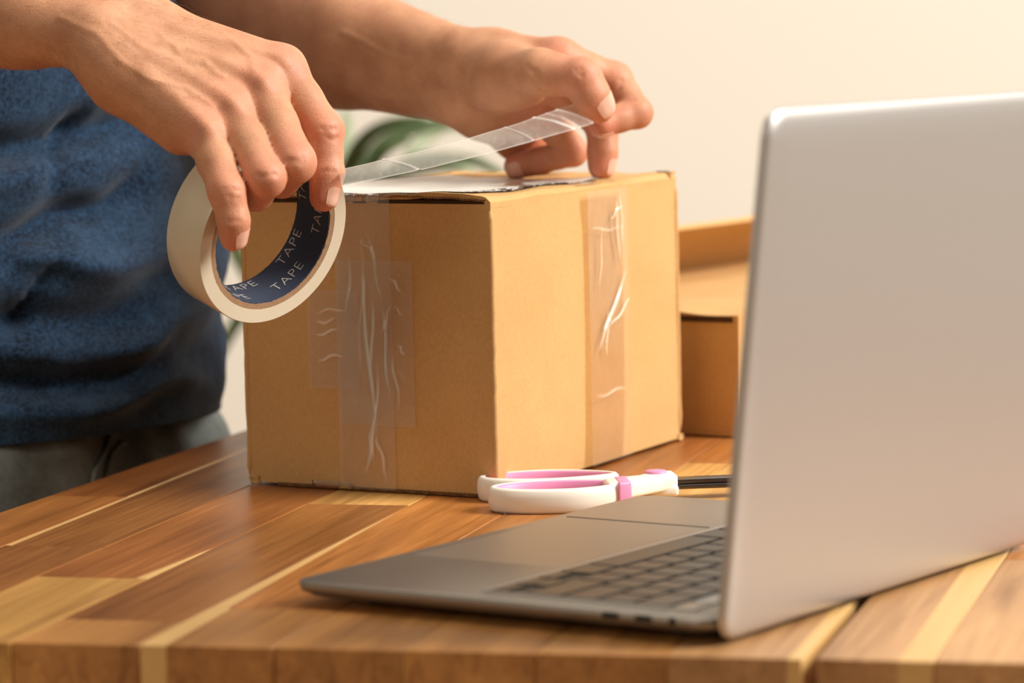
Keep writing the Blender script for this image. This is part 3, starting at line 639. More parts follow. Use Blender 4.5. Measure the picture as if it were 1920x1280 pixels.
leaves = [
    ([(560, 560, 2.96), (610, 420, 2.95), (650, 320, 2.93), (685, 262, 2.9), (735, 232, 2.88), (800, 222, 2.86)], 0.013, LEAF),
    ([(570, 560, 2.96), (640, 400, 2.98), (690, 305, 3.0), (745, 255, 3.0), (830, 232, 3.0), (930, 240, 3.02)], 0.013, LEAF),
    ([(565, 560, 2.94), (640, 400, 2.9), (720, 330, 2.86), (800, 300, 2.84), (880, 300, 2.82), (955, 334, 2.8)], 0.012, LEAF),
    ([(560, 560, 2.95), (630, 430, 2.92), (690, 350, 2.9), (760, 318, 2.86), (850, 312, 2.84), (905, 345, 2.83)], 0.015, LEAF2),
    ([(575, 560, 2.97), (610, 380, 3.05), (640, 290, 3.08), (650, 240, 3.1), (648, 200, 3.12)], 0.012, LEAF2),
    ([(560, 560, 2.95), (700, 430, 3.0), (780, 280, 3.05), (850, 236, 3.06), (940, 262, 3.08)], 0.012, LEAF2),
    ([(570, 570, 2.95), (520, 600, 2.93), (470, 520, 2.9), (446, 480, 2.88), (418, 420, 2.86), (392, 380, 2.85)], 0.013, LEAF),
    ([(560, 600, 2.97), (500, 560, 2.99), (455, 590, 3.0), (424, 640, 3.0), (400, 700, 3.0)], 0.011, LEAF),
    ([(565, 570, 2.95), (600, 470, 3.05), (700, 380, 3.1), (800, 345, 3.12), (900, 350, 3.12)], 0.012, LEAF2),
    ([(570, 560, 2.96), (640, 430, 2.94), (675, 345, 2.92), (720, 285, 2.9), (770, 262, 2.9)], 0.010, LEAF),
    ([(555, 570, 2.97), (520, 440, 3.02), (490, 340, 3.05), (440, 250, 3.08)], 0.013, LEAF),
]
for pts, w, m in leaves: leaf(pts, w, m.m)
base_pt = at(562, 575, 3.51)
Vt, Ft = tube([base_pt - PL, base_pt * 0.5 + Vector((PL.x, PL.y, 0.45)) * 0.5 - PL, Vector((0, 0, 0.36))], [0.010, 0.013, 0.016], 10); mesh('stem', Vt, Ft, plain('stem_bark', srgb(96, 84, 54), 0.8, var=0.2), plant, True)
POT = plain('white_ceramic', srgb(236, 232, 224), 0.35, var=0.02)
pp = [(0.10, 0.0), (0.13, 0.02), (0.16, 0.36), (0.168, 0.38), (0.150, 0.38), (0.146, 0.35)]
from_bm('pot', stack_bm([[(r * math.cos(q), r * math.sin(q), z) for q in np.linspace(0, 2 * PI, 40, endpoint=False)] for r, z in pp]), POT, plant, True)
from_bm('soil', stack_bm([[(r * math.cos(q), r * math.sin(q), z) for q in np.linspace(0, 2 * PI, 32, endpoint=False)] for r, z in ((0.144, 0.351), (0.144, 0.362), (0.08, 0.368))]), plain('potting_soil', srgb(60, 44, 32), 0.95, var=0.4, vscale=90), plant)
#PERSON
# ------------------------------------------------------------------ the person: one body surface grown from limbs, then clothes
PC = Vector((-0.324, 2.154, 0)); PF = Vector((0.956, -0.29, 0)).normalized(); PS = Vector((0.29, 0.956, 0)).normalized()
person = empty('person', PC, 0, 'person in navy t-shirt and faded jeans pulling tape from a roll over a box', 'person')
def n3(v): return np.array([v[0], v[1], v[2]], dtype=np.float32)
def smin(a, b, k):
    h = np.clip(0.5 + 0.5 * (b - a) / k, 0, 1); return b + (a - b) * h - k * h * (1 - h)
class Grid:
    def __init__(s, X, Y, Z):
        s.ax = [np.asarray(q, dtype=np.float32) for q in (X, Y, Z)]; s.F = np.full([len(q) for q in s.ax], 0.03, dtype=np.float32)
    def sl(s, lo, hi):
        return tuple(slice(max(0, int(np.searchsorted(a, l)) - 1), min(len(a), int(np.searchsorted(a, h)) + 1)) for a, l, h in zip(s.ax, lo, hi))
    def pts(s, sl): return s.ax[0][sl[0]][:, None, None], s.ax[1][sl[1]][None, :, None], s.ax[2][sl[2]][None, None, :]
def cone_d(g, sl, a, b, r1, r2):
    x, y, z = g.pts(sl); ab = b - a; L = float(ab @ ab) + 1e-12
    t = np.clip(((x - a[0]) * ab[0] + (y - a[1]) * ab[1] + (z - a[2]) * ab[2]) / L, 0, 1)
    return np.sqrt((x - a[0] - t * ab[0]) ** 2 + (y - a[1] - t * ab[1]) ** 2 + (z - a[2] - t * ab[2]) ** 2) - (r1 + (r2 - r1) * t)
def bbox(prims, m):
    lo = np.min([np.minimum(a - r, b - q) for a, b, r, q in prims], axis=0) - m; hi = np.max([np.maximum(a + r, b + q) for a, b, r, q in prims], axis=0) + m
    return lo, hi
def add(g, F, prims, k):                              # blend limbs one after another into the field
    for p in prims:
        sl = g.sl(*bbox([p], k + 0.004)); d = cone_d(g, sl, *p); F[sl] = smin(F[sl], d, k)
def finger(g, T, B, prims, kin, kout):
    sl = g.sl(*bbox(prims, 0.014)); sub = np.full([q.stop - q.start for q in sl], 0.03, dtype=np.float32)
    for p in prims: sub = smin(sub, cone_d(g, sl, *p), kin)
    T[sl] = np.minimum(T[sl], smin(B[sl], sub, kout))
def surface(g, F):
    X, Y, Zz = g.ax; S = F < 0
    c = np.zeros([q - 1 for q in F.shape], dtype=np.uint8)
    for i in (0, 1):
        for j in (0, 1):
            for k in (0, 1): c += S[i:S.shape[0] - 1 + i, j:S.shape[1] - 1 + j, k:S.shape[2] - 1 + k]
    act = (c > 0) & (c < 8); I, J, K = np.nonzero(act); n = len(I)
    idx = np.full(c.shape, -1, dtype=np.int32); idx[I, J, K] = np.arange(n)
    P = np.zeros((n, 3)); W = np.zeros(n)
    cs = [(i, j, k) for i in (0, 1) for j in (0, 1) for k in (0, 1)]
    for a in range(8):
        for b in range(a + 1, 8):
            if sum(abs(p - q) for p, q in zip(cs[a], cs[b])) != 1: continue
            A, Bc = cs[a], cs[b]
            fa = F[I + A[0], J + A[1], K + A[2]]; fb = F[I + Bc[0], J + Bc[1], K + Bc[2]]; m = (fa < 0) != (fb < 0)
            t = np.where(m, fa / np.where(m, fa - fb, 1), 0)
            pa = np.stack([X[I + A[0]], Y[J + A[1]], Zz[K + A[2]]], 1); pb = np.stack([X[I + Bc[0]], Y[J + Bc[1]], Zz[K + Bc[2]]], 1)
            P += np.where(m[:, None], pa + (pb - pa) * t[:, None], 0); W += m
    P /= W[:, None]; Q = []
    for ax in range(3):
        s0 = [slice(None)] * 3; s1 = [slice(None)] * 3; s0[ax] = slice(0, -1); s1[ax] = slice(1, None)
        ch = S[tuple(s0)] != S[tuple(s1)]; i, j, k = np.nonzero(ch); e = np.stack([i, j, k], 1)
        o1, o2 = [q for q in range(3) if q != ax]
        ok = (e[:, o1] > 0) & (e[:, o2] > 0) & (e[:, o1] < c.shape[o1]) & (e[:, o2] < c.shape[o2]); e = e[ok]
        def at4(d1, d2):
            q = e.copy(); q[:, o1] -= d1; q[:, o2] -= d2; return idx[q[:, 0], q[:, 1], q[:, 2]]
        f = np.stack([at4(1, 1), at4(0, 1), at4(0, 0), at4(1, 0)], 1)
        ins = S[e[:, 0], e[:, 1], e[:, 2]]; flip = ins if ax != 1 else ~ins
        f[~flip] = f[~flip][:, ::-1]; Q.append(f)
    return P, np.concatenate(Q)
def np_mesh(name, P, Q, m, parent, origin):
    me = bpy.data.meshes.new(name); n, f = len(P), len(Q)
    me.vertices.add(n); me.vertices.foreach_set('co', (P - np.array(origin)).astype(np.float32).ravel())
    me.loops.add(f * 4); me.loops.foreach_set('vertex_index', Q.astype(np.int32).ravel())
    me.polygons.add(f); me.polygons.foreach_set('loop_start', np.arange(0, f * 4, 4, dtype=np.int32)); me.polygons.foreach_set('loop_total', np.full(f, 4, dtype=np.int32))
    me.update(calc_edges=True); me.validate(); me.polygons.foreach_set('use_smooth', [True] * len(me.polygons)); me.materials.append(m)
    o = bpy.data.objects.new(name, me); C.objects.link(o); o.parent = parent; return o
def relax(P, Q, it, lam=0.5):
    n = len(P); E = np.concatenate([Q[:, [0, 1]], Q[:, [1, 2]], Q[:, [2, 3]], Q[:, [3, 0]]]); E = np.concatenate([E, E[:, ::-1]])
    deg = np.bincount(E[:, 0], minlength=n)[:, None]
    for k in range(it):
        for l in (lam, -lam * 1.03):
            s = np.stack([np.bincount(E[:, 0], weights=P[E[:, 1], a], minlength=n) for a in range(3)], 1) / deg; P = P + l * (s - P)
    return P
def axis(*spans):                                     # (start, end, step) spans joined
    out = []
    for a, b, s in spans: out += list(np.arange(a, b - 1e-6, s))
    return out + [spans[-1][1]]
FINE = 0.00125
g = Grid(axis((-0.66, -0.30, 0.012), (-0.30, -0.275, 0.004), (-0.275, 0.10, FINE)),
         axis((1.66, 1.69, 0.004), (1.69, 1.865, FINE), (1.865, 1.92, 0.003), (1.92, 2.13, 0.0014), (2.13, 2.18, 0.004), (2.18, 2.56, 0.012)),
         axis((0.72, 0.88, 0.012), (0.88, 0.892, 0.004), (0.892, 1.06, FINE), (1.06, 1.09, 0.005), (1.09, 1.80, 0.012)))
A = lambda px, py, d: n3(at(px, py, d))
def cn(p, q, r1, r2): return (A(*p), A(*q), r1 / 1000, r2 / 1000)
def chain(pts):                                       # joints (px, py, d, r mm): each bone a little slimmer at its middle
    out = []
    for (x0, y0, d0, r0), (x1, y1, d1, r1) in zip(pts, pts[1:]):
        mx, my, md, mr = (x0 + x1) / 2, (y0 + y1) / 2, (d0 + d1) / 2, (r0 + r1) / 2 * 0.915
        out += [cn((x0, y0, d0), (mx, my, md), r0, mr), cn((mx, my, md), (x1, y1, d1), mr, r1)]
    return out
W3 = lambda v, dz=0: n3((v[0], v[1], v[2] + dz))
# torso, neck, head (above the picture) and upper arms
shR, shL = PC - PS * 0.185 + Z * 1.36, PC + PS * 0.185 + Z * 1.36
elR, elL = at(-650, -45, 1.865), at(150, -60, 2.25)
tors = []
for z0, z1, w0, w1, r0, r1 in ((0.82, 0.95, 0.066, 0.064, 0.066, 0.066), (0.95, 1.10, 0.064, 0.060, 0.066, 0.066), (1.10, 1.28, 0.060, 0.085, 0.066, 0.080), (1.28, 1.36, 0.085, 0.10, 0.082, 0.068)):
    for s in (-1, 0, 1): tors.append((n3(PC + PS * (w0 * s) + Z * z0), n3(PC + PS * (w1 * s) + Z * z1), r0, r1))
tors += [(n3(shR), n3(shL), 0.062, 0.062), (n3(PC + Z * 1.36), n3(PC + PF * 0.03 + Z * 1.47), 0.062, 0.056)]
HD = PC + PF * 0.05 + Z * 1.56
tors += [(n3(HD + Z * 0.03 - PF * 0.02), n3(HD + Z * 0.02 + PF * 0.02), 0.088, 0.086), (n3(HD - Z * 0.03 + PF * 0.02), n3(HD - Z * 0.085 + PF * 0.055), 0.066, 0.036),
         (n3(HD + PF * 0.098 + Z * 0.005), n3(HD + PF * 0.118 - Z * 0.03), 0.010, 0.014), (n3(HD + PS * 0.085 + Z * 0.01), n3(HD + PS * 0.088 - Z * 0.03), 0.014, 0.010), (n3(HD - PS * 0.085 + Z * 0.01), n3(HD - PS * 0.088 - Z * 0.03), 0.014, 0.010)]
B = g.F
add(g, B, tors, 0.03)
add(g, B, [(n3(shR), n3(elR), 0.056, 0.041), (n3(shL), n3(elL), 0.056, 0.041)], 0.03)
# right forearm (near the camera): two bones give the flat wrist
add(g, B, [cn((-650, -45, 1.865), (-320, 8, 1.83), 40, 36), cn((-320, 8, 1.83), (40, 32, 1.795), 36, 25.5), cn((40, 32, 1.795), (182, 70, 1.772), 25.5, 17.5),
           cn((-650, -75, 1.87), (-320, -55, 1.845), 42, 37), cn((-320, -55, 1.845), (60, -25, 1.81), 37, 28), cn((60, -25, 1.81), (238, 32, 1.792), 28, 18)], 0.012)
# right palm
add(g, B, [cn((182, 72, 1.772), (232, 125, 1.767), 17.5, 15), cn((238, 32, 1.792), (292, 60, 1.792), 18, 15.5),
           cn((228, 125, 1.766), (388, 250, 1.757), 15, 12.0), cn((250, 103, 1.774), (434, 206, 1.767), 15, 12.4), cn((272, 82, 1.782), (488, 166, 1.777), 15, 12.8), cn((292, 60, 1.791), (527, 131, 1.789), 15, 12.9),
           cn((226, 152, 1.771), (338, 246, 1.766), 15, 12.5), cn((200, 115, 1.769), (226, 152, 1.771), 16, 15)], 0.010)
# left forearm and palm
add(g, B, [cn((150, -60, 2.25), (420, 15, 2.17), 42, 40), cn((420, 15, 2.17), (640, 95, 2.11), 40, 34), cn((640, 98, 2.11), (862, 172, 2.05), 34, 19.5),
           cn((150, -75, 2.24), (420, -35, 2.16), 42, 41), cn((420, -35, 2.16), (660, 65, 2.095), 41, 31), cn((660, 65, 2.095), (880, 118, 2.035), 31, 18.5)], 0.012)
add(g, B, [cn((862, 172, 2.05), (915, 200, 2.055), 19.5, 17), cn((880, 118, 2.035), (930, 112, 2.03), 18.5, 16),
           cn((930, 108, 2.03), (1048, 113, 2.003), 16, 12.5), cn((925, 130, 2.04), (1030, 150, 2.022), 16, 13), cn((918, 165, 2.05), (1002, 188, 2.042), 16, 13), cn((912, 205, 2.055), (975, 230, 2.062), 16, 13), cn((905, 205, 2.062), (975, 254, 2.090), 17, 14.5), cn((975, 254, 2.090), (1045, 252, 2.098), 14.5, 12)], 0.011)
add(g, B, [cn((900, 135, 2.03), (945, 140, 2.005), 17, 17), cn((945, 140, 2.005), (1012, 135, 1.976), 17, 12.8), cn((930, 165, 2.02), (990, 160, 1.998), 16, 12)], 0.010)
T = B.copy()
# right fingers
RF = {'index': [(527, 131, 1.789, 12.9), (606, 246, 1.779, 11.0), (613, 325, 1.774, 9.0), (607, 370, 1.773, 7.6)],
      'middle': [(488, 166, 1.777, 12.8), (551, 304, 1.749, 11.3), (528, 337, 1.772, 9.2), (508, 342, 1.792, 8.0)],
      'ring': [(434, 206, 1.767, 12.4), (497, 333, 1.739, 10.6), (480, 362, 1.758, 9.0), (466, 362, 1.780, 7.8)],
      'little': [(386, 250, 1.757, 11.6), (425, 359, 1.732, 9.4), (438, 414, 1.731, 8.1), (438, 446, 1.735, 7.0)],
      'thumb': [(300, 85, 1.80, 15), (420, 165, 1.818, 12.5), (500, 238, 1.828, 10.5), (548, 285, 1.826, 9.0)]}
LF = {'index': [(1048, 113, 2.003, 12.5), (1152, 150, 2.012, 10.8), (1194, 211, 2.000, 9.3), (1128, 233, 1.988, 8.0)],
      'middle': [(1030, 150, 2.022, 13.0), (1130, 232, 2.030, 10.2), (1130, 285, 2.026, 8.9), (1128, 313, 2.026, 8.0)],
      'ring': [(1002, 188, 2.042, 13.0), (1074, 284, 2.056, 9.0), (1014, 301, 2.064, 8.1), (969, 311, 2.070, 8.0)],
      'little': [(985, 245, 2.075, 13.0), (1045, 290, 2.100, 9.0), (1005, 302, 2.100, 8.0), (985, 312, 2.100, 7.5)],
      'thumb': [(1012, 137, 1.976, 13.0), (1090, 146, 1.966, 12.0), (1110, 182, 1.966, 10.8), (1123, 202, 1.969, 9.2)]}
for n_, pts in RF.items(): finger(g, T, B, chain(pts), 0.0035, 0.006)
for n_, pts in LF.items(): finger(g, T, B, chain(pts), 0.0035, 0.004 if n_ in ('ring', 'middle', 'little') else 0.008)
P, Q = surface(g, T)
P = relax(P, Q, 3)
def vnorm(P, Q):
    fn = np.cross(P[Q[:, 2]] - P[Q[:, 0]], P[Q[:, 3]] - P[Q[:, 1]]); N = np.zeros_like(P)
    for k in range(4):
        for a in range(3): N[:, a] += np.bincount(Q[:, k], weights=fn[:, a], minlength=len(P))
    return N / (np.linalg.norm(N, axis=1, keepdims=True) + 1e-12)
cp, cr, cu_, cf = n3(CP), n3(CR), n3(CU), n3(CF)
def pix(P):
    v = P - cp; d = v @ cf; return 960 + FOC * (v @ cr) / d, 640 - FOC * (v @ cu_) / d, d
PX, PY, PD = pix(P)
def on_skin(px, py):                                  # nearest skin point on the sight line through (px, py)
    m = (abs(PX - px) < 5) & (abs(PY - py) < 5)
    if not m.any(): return None
    i = np.nonzero(m)[0]; return P[i[np.argmin(PD[i])]]
def ridge(lines, amp, sig, P):                        # raise (or sink) the skin along 3D lines laid on it
    N = vnorm(P, Q); H = np.zeros(len(P))
    for ln in lines:
        pts = [on_skin(*q) for q in ln]; pts = [p for p in pts if p is not None]
        h = np.zeros(len(P))
        for a, b in zip(pts, pts[1:]):
            lo = np.minimum(a, b) - 4 * sig; hi = np.maximum(a, b) + 4 * sig
            i = np.nonzero(((P > lo) & (P < hi)).all(1))[0]
            ab = b - a; t = np.clip((P[i] - a) @ ab / (ab @ ab + 1e-12), 0, 1); dd = np.linalg.norm(P[i] - a - t[:, None] * ab, axis=1)
            h[i] = np.maximum(h[i], np.exp(-(dd / sig) ** 2))
        H += h
    return P + N * (np.clip(H, 0, 1.3) * amp)[:, None]
def dense(pts, n=6):
    out = []
    for (a, b), (c, d) in zip(pts, pts[1:]):
        for k in range(n): out.append((a + (c - a) * k / n, b + (d - b) * k / n))
    return out + [pts[-1]]
tend = [[(275, 130), (330, 175), (388, 232)], [(290, 100), (370, 140), (440, 190)], [(310, 75), (410, 105), (495, 150)], [(330, 45), (430, 75), (530, 105)]]
P = ridge([dense(l) for l in tend], 0.0011, 0.0042, P)
veins = [[(215, 40), (270, 85), (330, 110), (385, 112), (420, 140)], [(300, 60), (345, 100), (385, 112)], [(230, 110), (290, 150), (350, 160), (400, 195)], [(110, 30), (180, 60), (230, 110)], [(420, 60), (470, 100), (480, 128)],
         [(640, 60), (720, 105), (800, 125), (850, 130)], [(700, 130), (780, 165), (850, 175)]]
P = ridge([dense(l) for l in veins], 0.00055, 0.0018, P)
knob = [[(388, 238), (400, 250)], [(436, 192), (446, 200)], [(492, 150), (500, 158)], [(528, 112), (538, 118)], [(432, 362), (446, 368)], [(505, 330), (515, 338)], [(556, 300), (562, 310)], [(612, 240), (622, 250)]]
P = ridge(knob, 0.0012, 0.0050, P)
crease = [[(425, 358), (448, 352)], [(427, 366), (452, 362)], [(428, 374), (450, 372)], [(600, 236), (632, 236)], [(602, 246), (634, 247)], [(602, 256), (634, 258)], [(426, 416), (452, 418)], [(600, 322), (630, 324)],
          [(1144, 192), (1152, 170), (1166, 146)], [(1149, 198), (1170, 190), (1190, 181)], [(1075, 128), (1085, 140)], [(1083, 124), (1096, 138)], [(1012, 172), (1040, 180), (1064, 182)], [(985, 120), (1000, 150)], [(995, 128), (1010, 150)],
          [(480, 330), (520, 322)], [(484, 338), (524, 330)], [(536, 300), (572, 296)], [(538, 308), (574, 305)]]
P = ridge([dense(l) for l in crease], -0.00060, 0.0011, P)
# flush of blood at knuckles and fingertips (a colour of the skin itself)
FL = np.zeros(len(P))
for lst, wts in ((RF, 1.0), (LF, 1.0)):
    for n_, pts in lst.items():
        for q, (x, y, d, r) in enumerate(pts):
            c = A(x, y, d); rad = (r / 1000) * (1.6 if q else 1.35); w = (0.75, 0.65, 0.5, 1.0)[q] if n_ != 'thumb' or q else 0
            FL = np.maximum(FL, w * np.exp(-np.maximum(0, np.linalg.norm(P - c, axis=1) - r / 1000 * 0.7) ** 2 / (rad * 0.55) ** 2))
SK = NT('skin'); v = SK.coord(); fl_ = SK.node('ShaderNodeAttribute', attribute_name='flush').outputs['Fac']
mott = SK.noise(v, 55, 4, 0.6); fine = SK.noise(v, 900, 3, 0.6)
c = SK.mix(SK.ramp(mott, ((0.3, (0, 0, 0)), (0.7, (1, 1, 1)))), srgb(188, 131, 98), srgb(210, 156, 120))
c = SK.mix(SK.math('MULTIPLY', fl_, 0.75), c, srgb(222, 140, 116))
c = SK.mix(SK.ramp(fine, ((0.35, (0, 0, 0)), (0.65, (1, 1, 1)))), SK.mix(1.0, c, (0.90, 0.87, 0.85, 1), 'MULTIPLY'), c)
cells = SK.node('ShaderNodeTexVoronoi', ins={'Vector': v, 'Scale': 900.0}).outputs['Distance']
SK.set(Base_Color=c, Roughness=0.52, Specular_IOR_Level=0.35, Subsurface_Weight=0.12, Subsurface_Radius=(1.0, 0.35, 0.2), Subsurface_Scale=0.004)
SK.bump(SK.math('ADD', SK.math('MULTIPLY', fine, 0.7), cells), 0.16, 0.0005)
body = np_mesh('body', P, Q, SK.m, person, PC)
a_ = body.data.attributes.new('flush', 'FLOAT', 'POINT'); a_.data.foreach_set('value', FL.astype(np.float32))
# nails: small curved plates seated on the fingertips
NAIL = NT('fingernail'); v = NAIL.coord(); NAIL.set(Base_Color=NAIL.mix(NAIL.noise(v, 200, 2), srgb(226, 170, 148), srgb(236, 190, 168)), Roughness=0.28, Coat_Weight=0.2)
def field_at(p):
    ix = []
    for a, q in zip(g.ax, p):
        i = min(max(int(np.searchsorted(a, q)) - 1, 0), len(a) - 2); ix.append((i, (q - a[i]) / (a[i + 1] - a[i])))
    v = 0.0
    for i in (0, 1):
        for j in (0, 1):
            for k in (0, 1):
                v += T[ix[0][0] + i, ix[1][0] + j, ix[2][0] + k] * (ix[0][1] if i else 1 - ix[0][1]) * (ix[1][1] if j else 1 - ix[1][1]) * (ix[2][1] if k else 1 - ix[2][1])
    return v
def skin_r(p, d):                                     # distance from inside a finger to its skin
    r0 = 0.001
    for k in range(60):
        f0 = field_at(p + d * r0)
        if f0 > -0.00002: break
        r0 += max(0.0001, -f0 * 0.8)
    return r0
def nail(tip, prev, r, facing, ln=0.0115, wd=0.62, fwd=0.35):
    t = (tip - prev).normalized(); f = (facing - t * facing.dot(t)).normalized(); s = t.cross(f); V = []; F = []
    for layer in (0, 1):
        for j in range(9):
            for i in range(9):
                u = i / 8 * 2 - 1; w = j / 8
                half = wd * (1 - 0.35 * max(0, (0.25 - w) / 0.25) ** 2 - 0.22 * max(0, (w - 0.8) / 0.2) ** 2) * 1.45
                a = u * half; ax_ = tip + t * (ln * (w - 1) + r * fwd * 1.9); dv = f * math.cos(a) + s * math.sin(a)
                rr_ = skin_r(ax_, dv) + 0.00025 + 0.0004 * (w ** 3) - (0.0007 if layer else 0)
                V.append(ax_ + dv * rr_ - PC)
    for j in range(8):
        for i in range(8):
            q = j * 9 + i; F += [(q, q + 1, q + 10, q + 9), (81 + q, 81 + q + 9, 81 + q + 10, 81 + q + 1)]
    for i in range(8): F += [(i + 1, i, 81 + i, 81 + i + 1), (72 + i, 73 + i, 153 + i + 1, 153 + i)]
    for j in range(8): F += [(j * 9, j * 9 + 9, 81 + j * 9 + 9, 81 + j * 9), (j * 9 + 17, j * 9 + 8, 81 + j * 9 + 8, 81 + j * 9 + 17)]
    o = mesh('fingernail', V, F, NAIL.m, person, True); autosmooth(o, 60)
def fj(lst, n_): return [at(*q[:3]) for q in lst[n_]], lst[n_][-1][3] / 1000
for lst, n_, fc in ((RF, 'index', CR * 0.92 + CU * 0.1 - CF * 0.40), (RF, 'little', CR * 0.85 + CU * 0.1 - CF * 0.5), (LF, 'thumb', CR * 0.55 + CU * 0.35 - CF * 0.85), (LF, 'middle', CR * 0.95 - CF * 0.25), (LF, 'ring', -CU * 0.55 - CF * 0.85), (LF, 'index', CR * 0.2 - CU * 1.0 + CF * 0.3)):
    J, r = fj(lst, n_); nail(J[-1], J[-2], r, fc, ln=0.0125 if n_ == 'thumb' else 0.0105, wd=0.60)
# arm hair: fine short strands along the forearms and the back of the near hand
HV = []; HF = []; N = vnorm(P, Q); rng = np.random.default_rng(3)
sel = np.nonzero((((PX > -40) & (PX < 400) & (PY < 215) & (PD < 1.83)) | ((PX > 560) & (PX < 860) & (PD > 1.95) & (PY < 200))) & ((N @ cf) < 0.35))[0]
pick = rng.choice(sel, min(len(sel), 1100), replace=False)
for i in pick:
    p = P[i]; nn = N[i]; along = n3(CR * (0.9 if PD[i] < 1.83 else 0.95) - CU * (0.55 if PD[i] < 1.83 else 0.25)); along = along - nn * (along @ nn); along /= np.linalg.norm(along) + 1e-9
    along = along + np.cross(nn, along) * rng.normal(0, 0.35); L = rng.uniform(0.004, 0.009); w = np.cross(nn, along); w /= np.linalg.norm(w) + 1e-9; w *= 0.00004
    k = len(HV); a = p - nn * 0.0002; b = p + along * L * 0.5 + nn * L * 0.22; c_ = p + along * L + nn * L * 0.22
    up_ = nn * 0.00005
    for q, s in ((a, 1), (b, 0.8), (c_, 0.25)): HV += [q + w * s - n3(PC), q - w * s - n3(PC), q + up_ * s - n3(PC)]
    for q in (0, 3): HF += [(k + q, k + q + 1, k + q + 4, k + q + 3), (k + q + 1, k + q + 2, k + q + 5, k + q + 4), (k + q + 2, k + q, k + q + 3, k + q + 5)]
o = mesh('arm_hair', HV, HF, plain('arm_hair_brown', srgb(122, 86, 56), 0.5), person); o['kind'] = 'stuff'
# hair on the head (above the frame)
Vh = []; Fh = []; nu_, nv_ = 32, 14
for j in range(nv_ + 1):
    for i in range(nu_):
        a = 2 * PI * i / nu_; b = PI * 0.5 * j / nv_; rr_ = 0.104 + 0.004 * noise.noise(Vector((i * 0.9, j * 0.9, 2)))
        low = -0.03 if math.cos(a) < 0.35 else 0.035
        Vh.append(HD - PC + Z * (0.03 + low * math.cos(b)) + (PF * math.cos(a) * 1.05 + PS * math.sin(a) * 0.93) * rr_ * math.cos(b) + Z * rr_ * math.sin(b))
for j in range(nv_):
    for i in range(nu_): Fh.append((j * nu_ + i, j * nu_ + (i + 1) % nu_, (j + 1) * nu_ + (i + 1) % nu_, (j + 1) * nu_ + i))
mesh('hair', Vh, Fh, plain('hair_brown', srgb(60, 42, 28), 0.6, var=0.3, vscale=200), person, True)

# t-shirt: a loose tube around the trunk with drag folds, plus sleeves
SH = NT('navy_heather_jersey'); v = SH.coord()
n1 = SH.noise(v, 420, 4, 0.75); n2 = SH.noise(v, 40, 4, 0.65)
c = SH.mix(SH.ramp(n1, ((0.40, (0, 0, 0)), (0.62, (1, 1, 1)))), srgb(5, 16, 32), srgb(38, 63, 90))
c = SH.mix(SH.ramp(n2, ((0.42, (0, 0, 0)), (0.72, (0.5, 0.5, 0.5)))), c, srgb(52, 78, 106))
SH.set(Base_Color=c, Roughness=0.9, Specular_IOR_Level=0.15, Sheen_Weight=0.12)
SH.bump(SH.math('ADD', n1, SH.noise(v, 1400, 2)), 0.35, 0.0008)
prof = [(0.762, 0.126, 0.188), (0.80, 0.129, 0.190), (0.84, 0.131, 0.190), (0.88, 0.130, 0.188), (0.93, 0.124, 0.184), (1.00, 0.119, 0.180), (1.10, 0.116, 0.180), (1.20, 0.118, 0.186), (1.30, 0.115, 0.192), (1.36, 0.100, 0.175), (1.41, 0.075, 0.11), (1.43, 0.066, 0.075)]
pz = [p[0] for p in prof]
folds = [  # (s0, z0, s1, z1, depth, width): drag lines, s = angle from the front towards the right side (rad)
    (0.25, 0.955, 1.9, 0.935, -0.016, 0.012), (0.9, 0.925, 2.0, 0.905, 0.010, 0.010), (0.35, 0.915, 0.95, 0.890, -0.013, 0.010), (0.9, 0.885, 2.0, 0.870, -0.016, 0.012), (0.3, 0.87, 1.2, 0.885, 0.008, 0.010),
    (1.1, 0.985, 2.0, 1.00, 0.008, 0.014), (0.55, 0.842, 1.7, 0.828, -0.014, 0.014), (0.15, 0.83, 0.7, 0.815, 0.008, 0.010), (0.45, 0.803, 1.5, 0.800, -0.013, 0.011), (0.0, 0.792, 0.9, 0.786, 0.007, 0.008), (1.2, 0.85, 2.2, 0.86, 0.008, 0.012),
    (0.55, 0.965, 0.75, 0.925, -0.008, 0.008), (1.15, 0.905, 1.5, 0.855, -0.009, 0.010), (0.75, 0.87, 1.0, 0.835, -0.007, 0.008)]
def shirt_pt(a, z):
    fa_ = np.interp(z, pz, [p[1] for p in prof]); fb_ = np.interp(z, pz, [p[2] for p in prof])
    dirv = PF * math.cos(a) - PS * math.sin(a)
    p = PF * (fa_ * math.cos(a)) - PS * (fb_ * math.sin(a))
    h = 0.0
    aa = a if a <= PI else a - 2 * PI
    for s0, z0, s1, z1, dp, wd in folds:
        q = (aa - s0) / (s1 - s0); 
        if -0.25 < q < 1.25:
            zc = z0 + (z1 - z0) * q + 0.004 * math.sin(q * 7 + s0 * 9); e = math.sin(PI * min(1, max(0, (q + 0.25) / 1.5)))
            h += 1.45 * dp * e * math.exp(-((z - zc) / wd) ** 2)
    k = min(1, max(0, (z - 0.765) / 0.02))
    h += (0.0105 * noise.noise(Vector((aa * 1.5, z * 17 + aa * 1.4, 3))) + 0.0035 * noise.noise(Vector((aa * 4, z * 40, 7)))) * (0.35 + 0.65 * k)
    return p + dirv * max(h, -0.026) + Z * z
V = []; F = []; na, nz = 200, 190; Zs = np.concatenate([np.linspace(0.762, 1.06, 150), np.linspace(1.065, 1.43, nz - 149)])
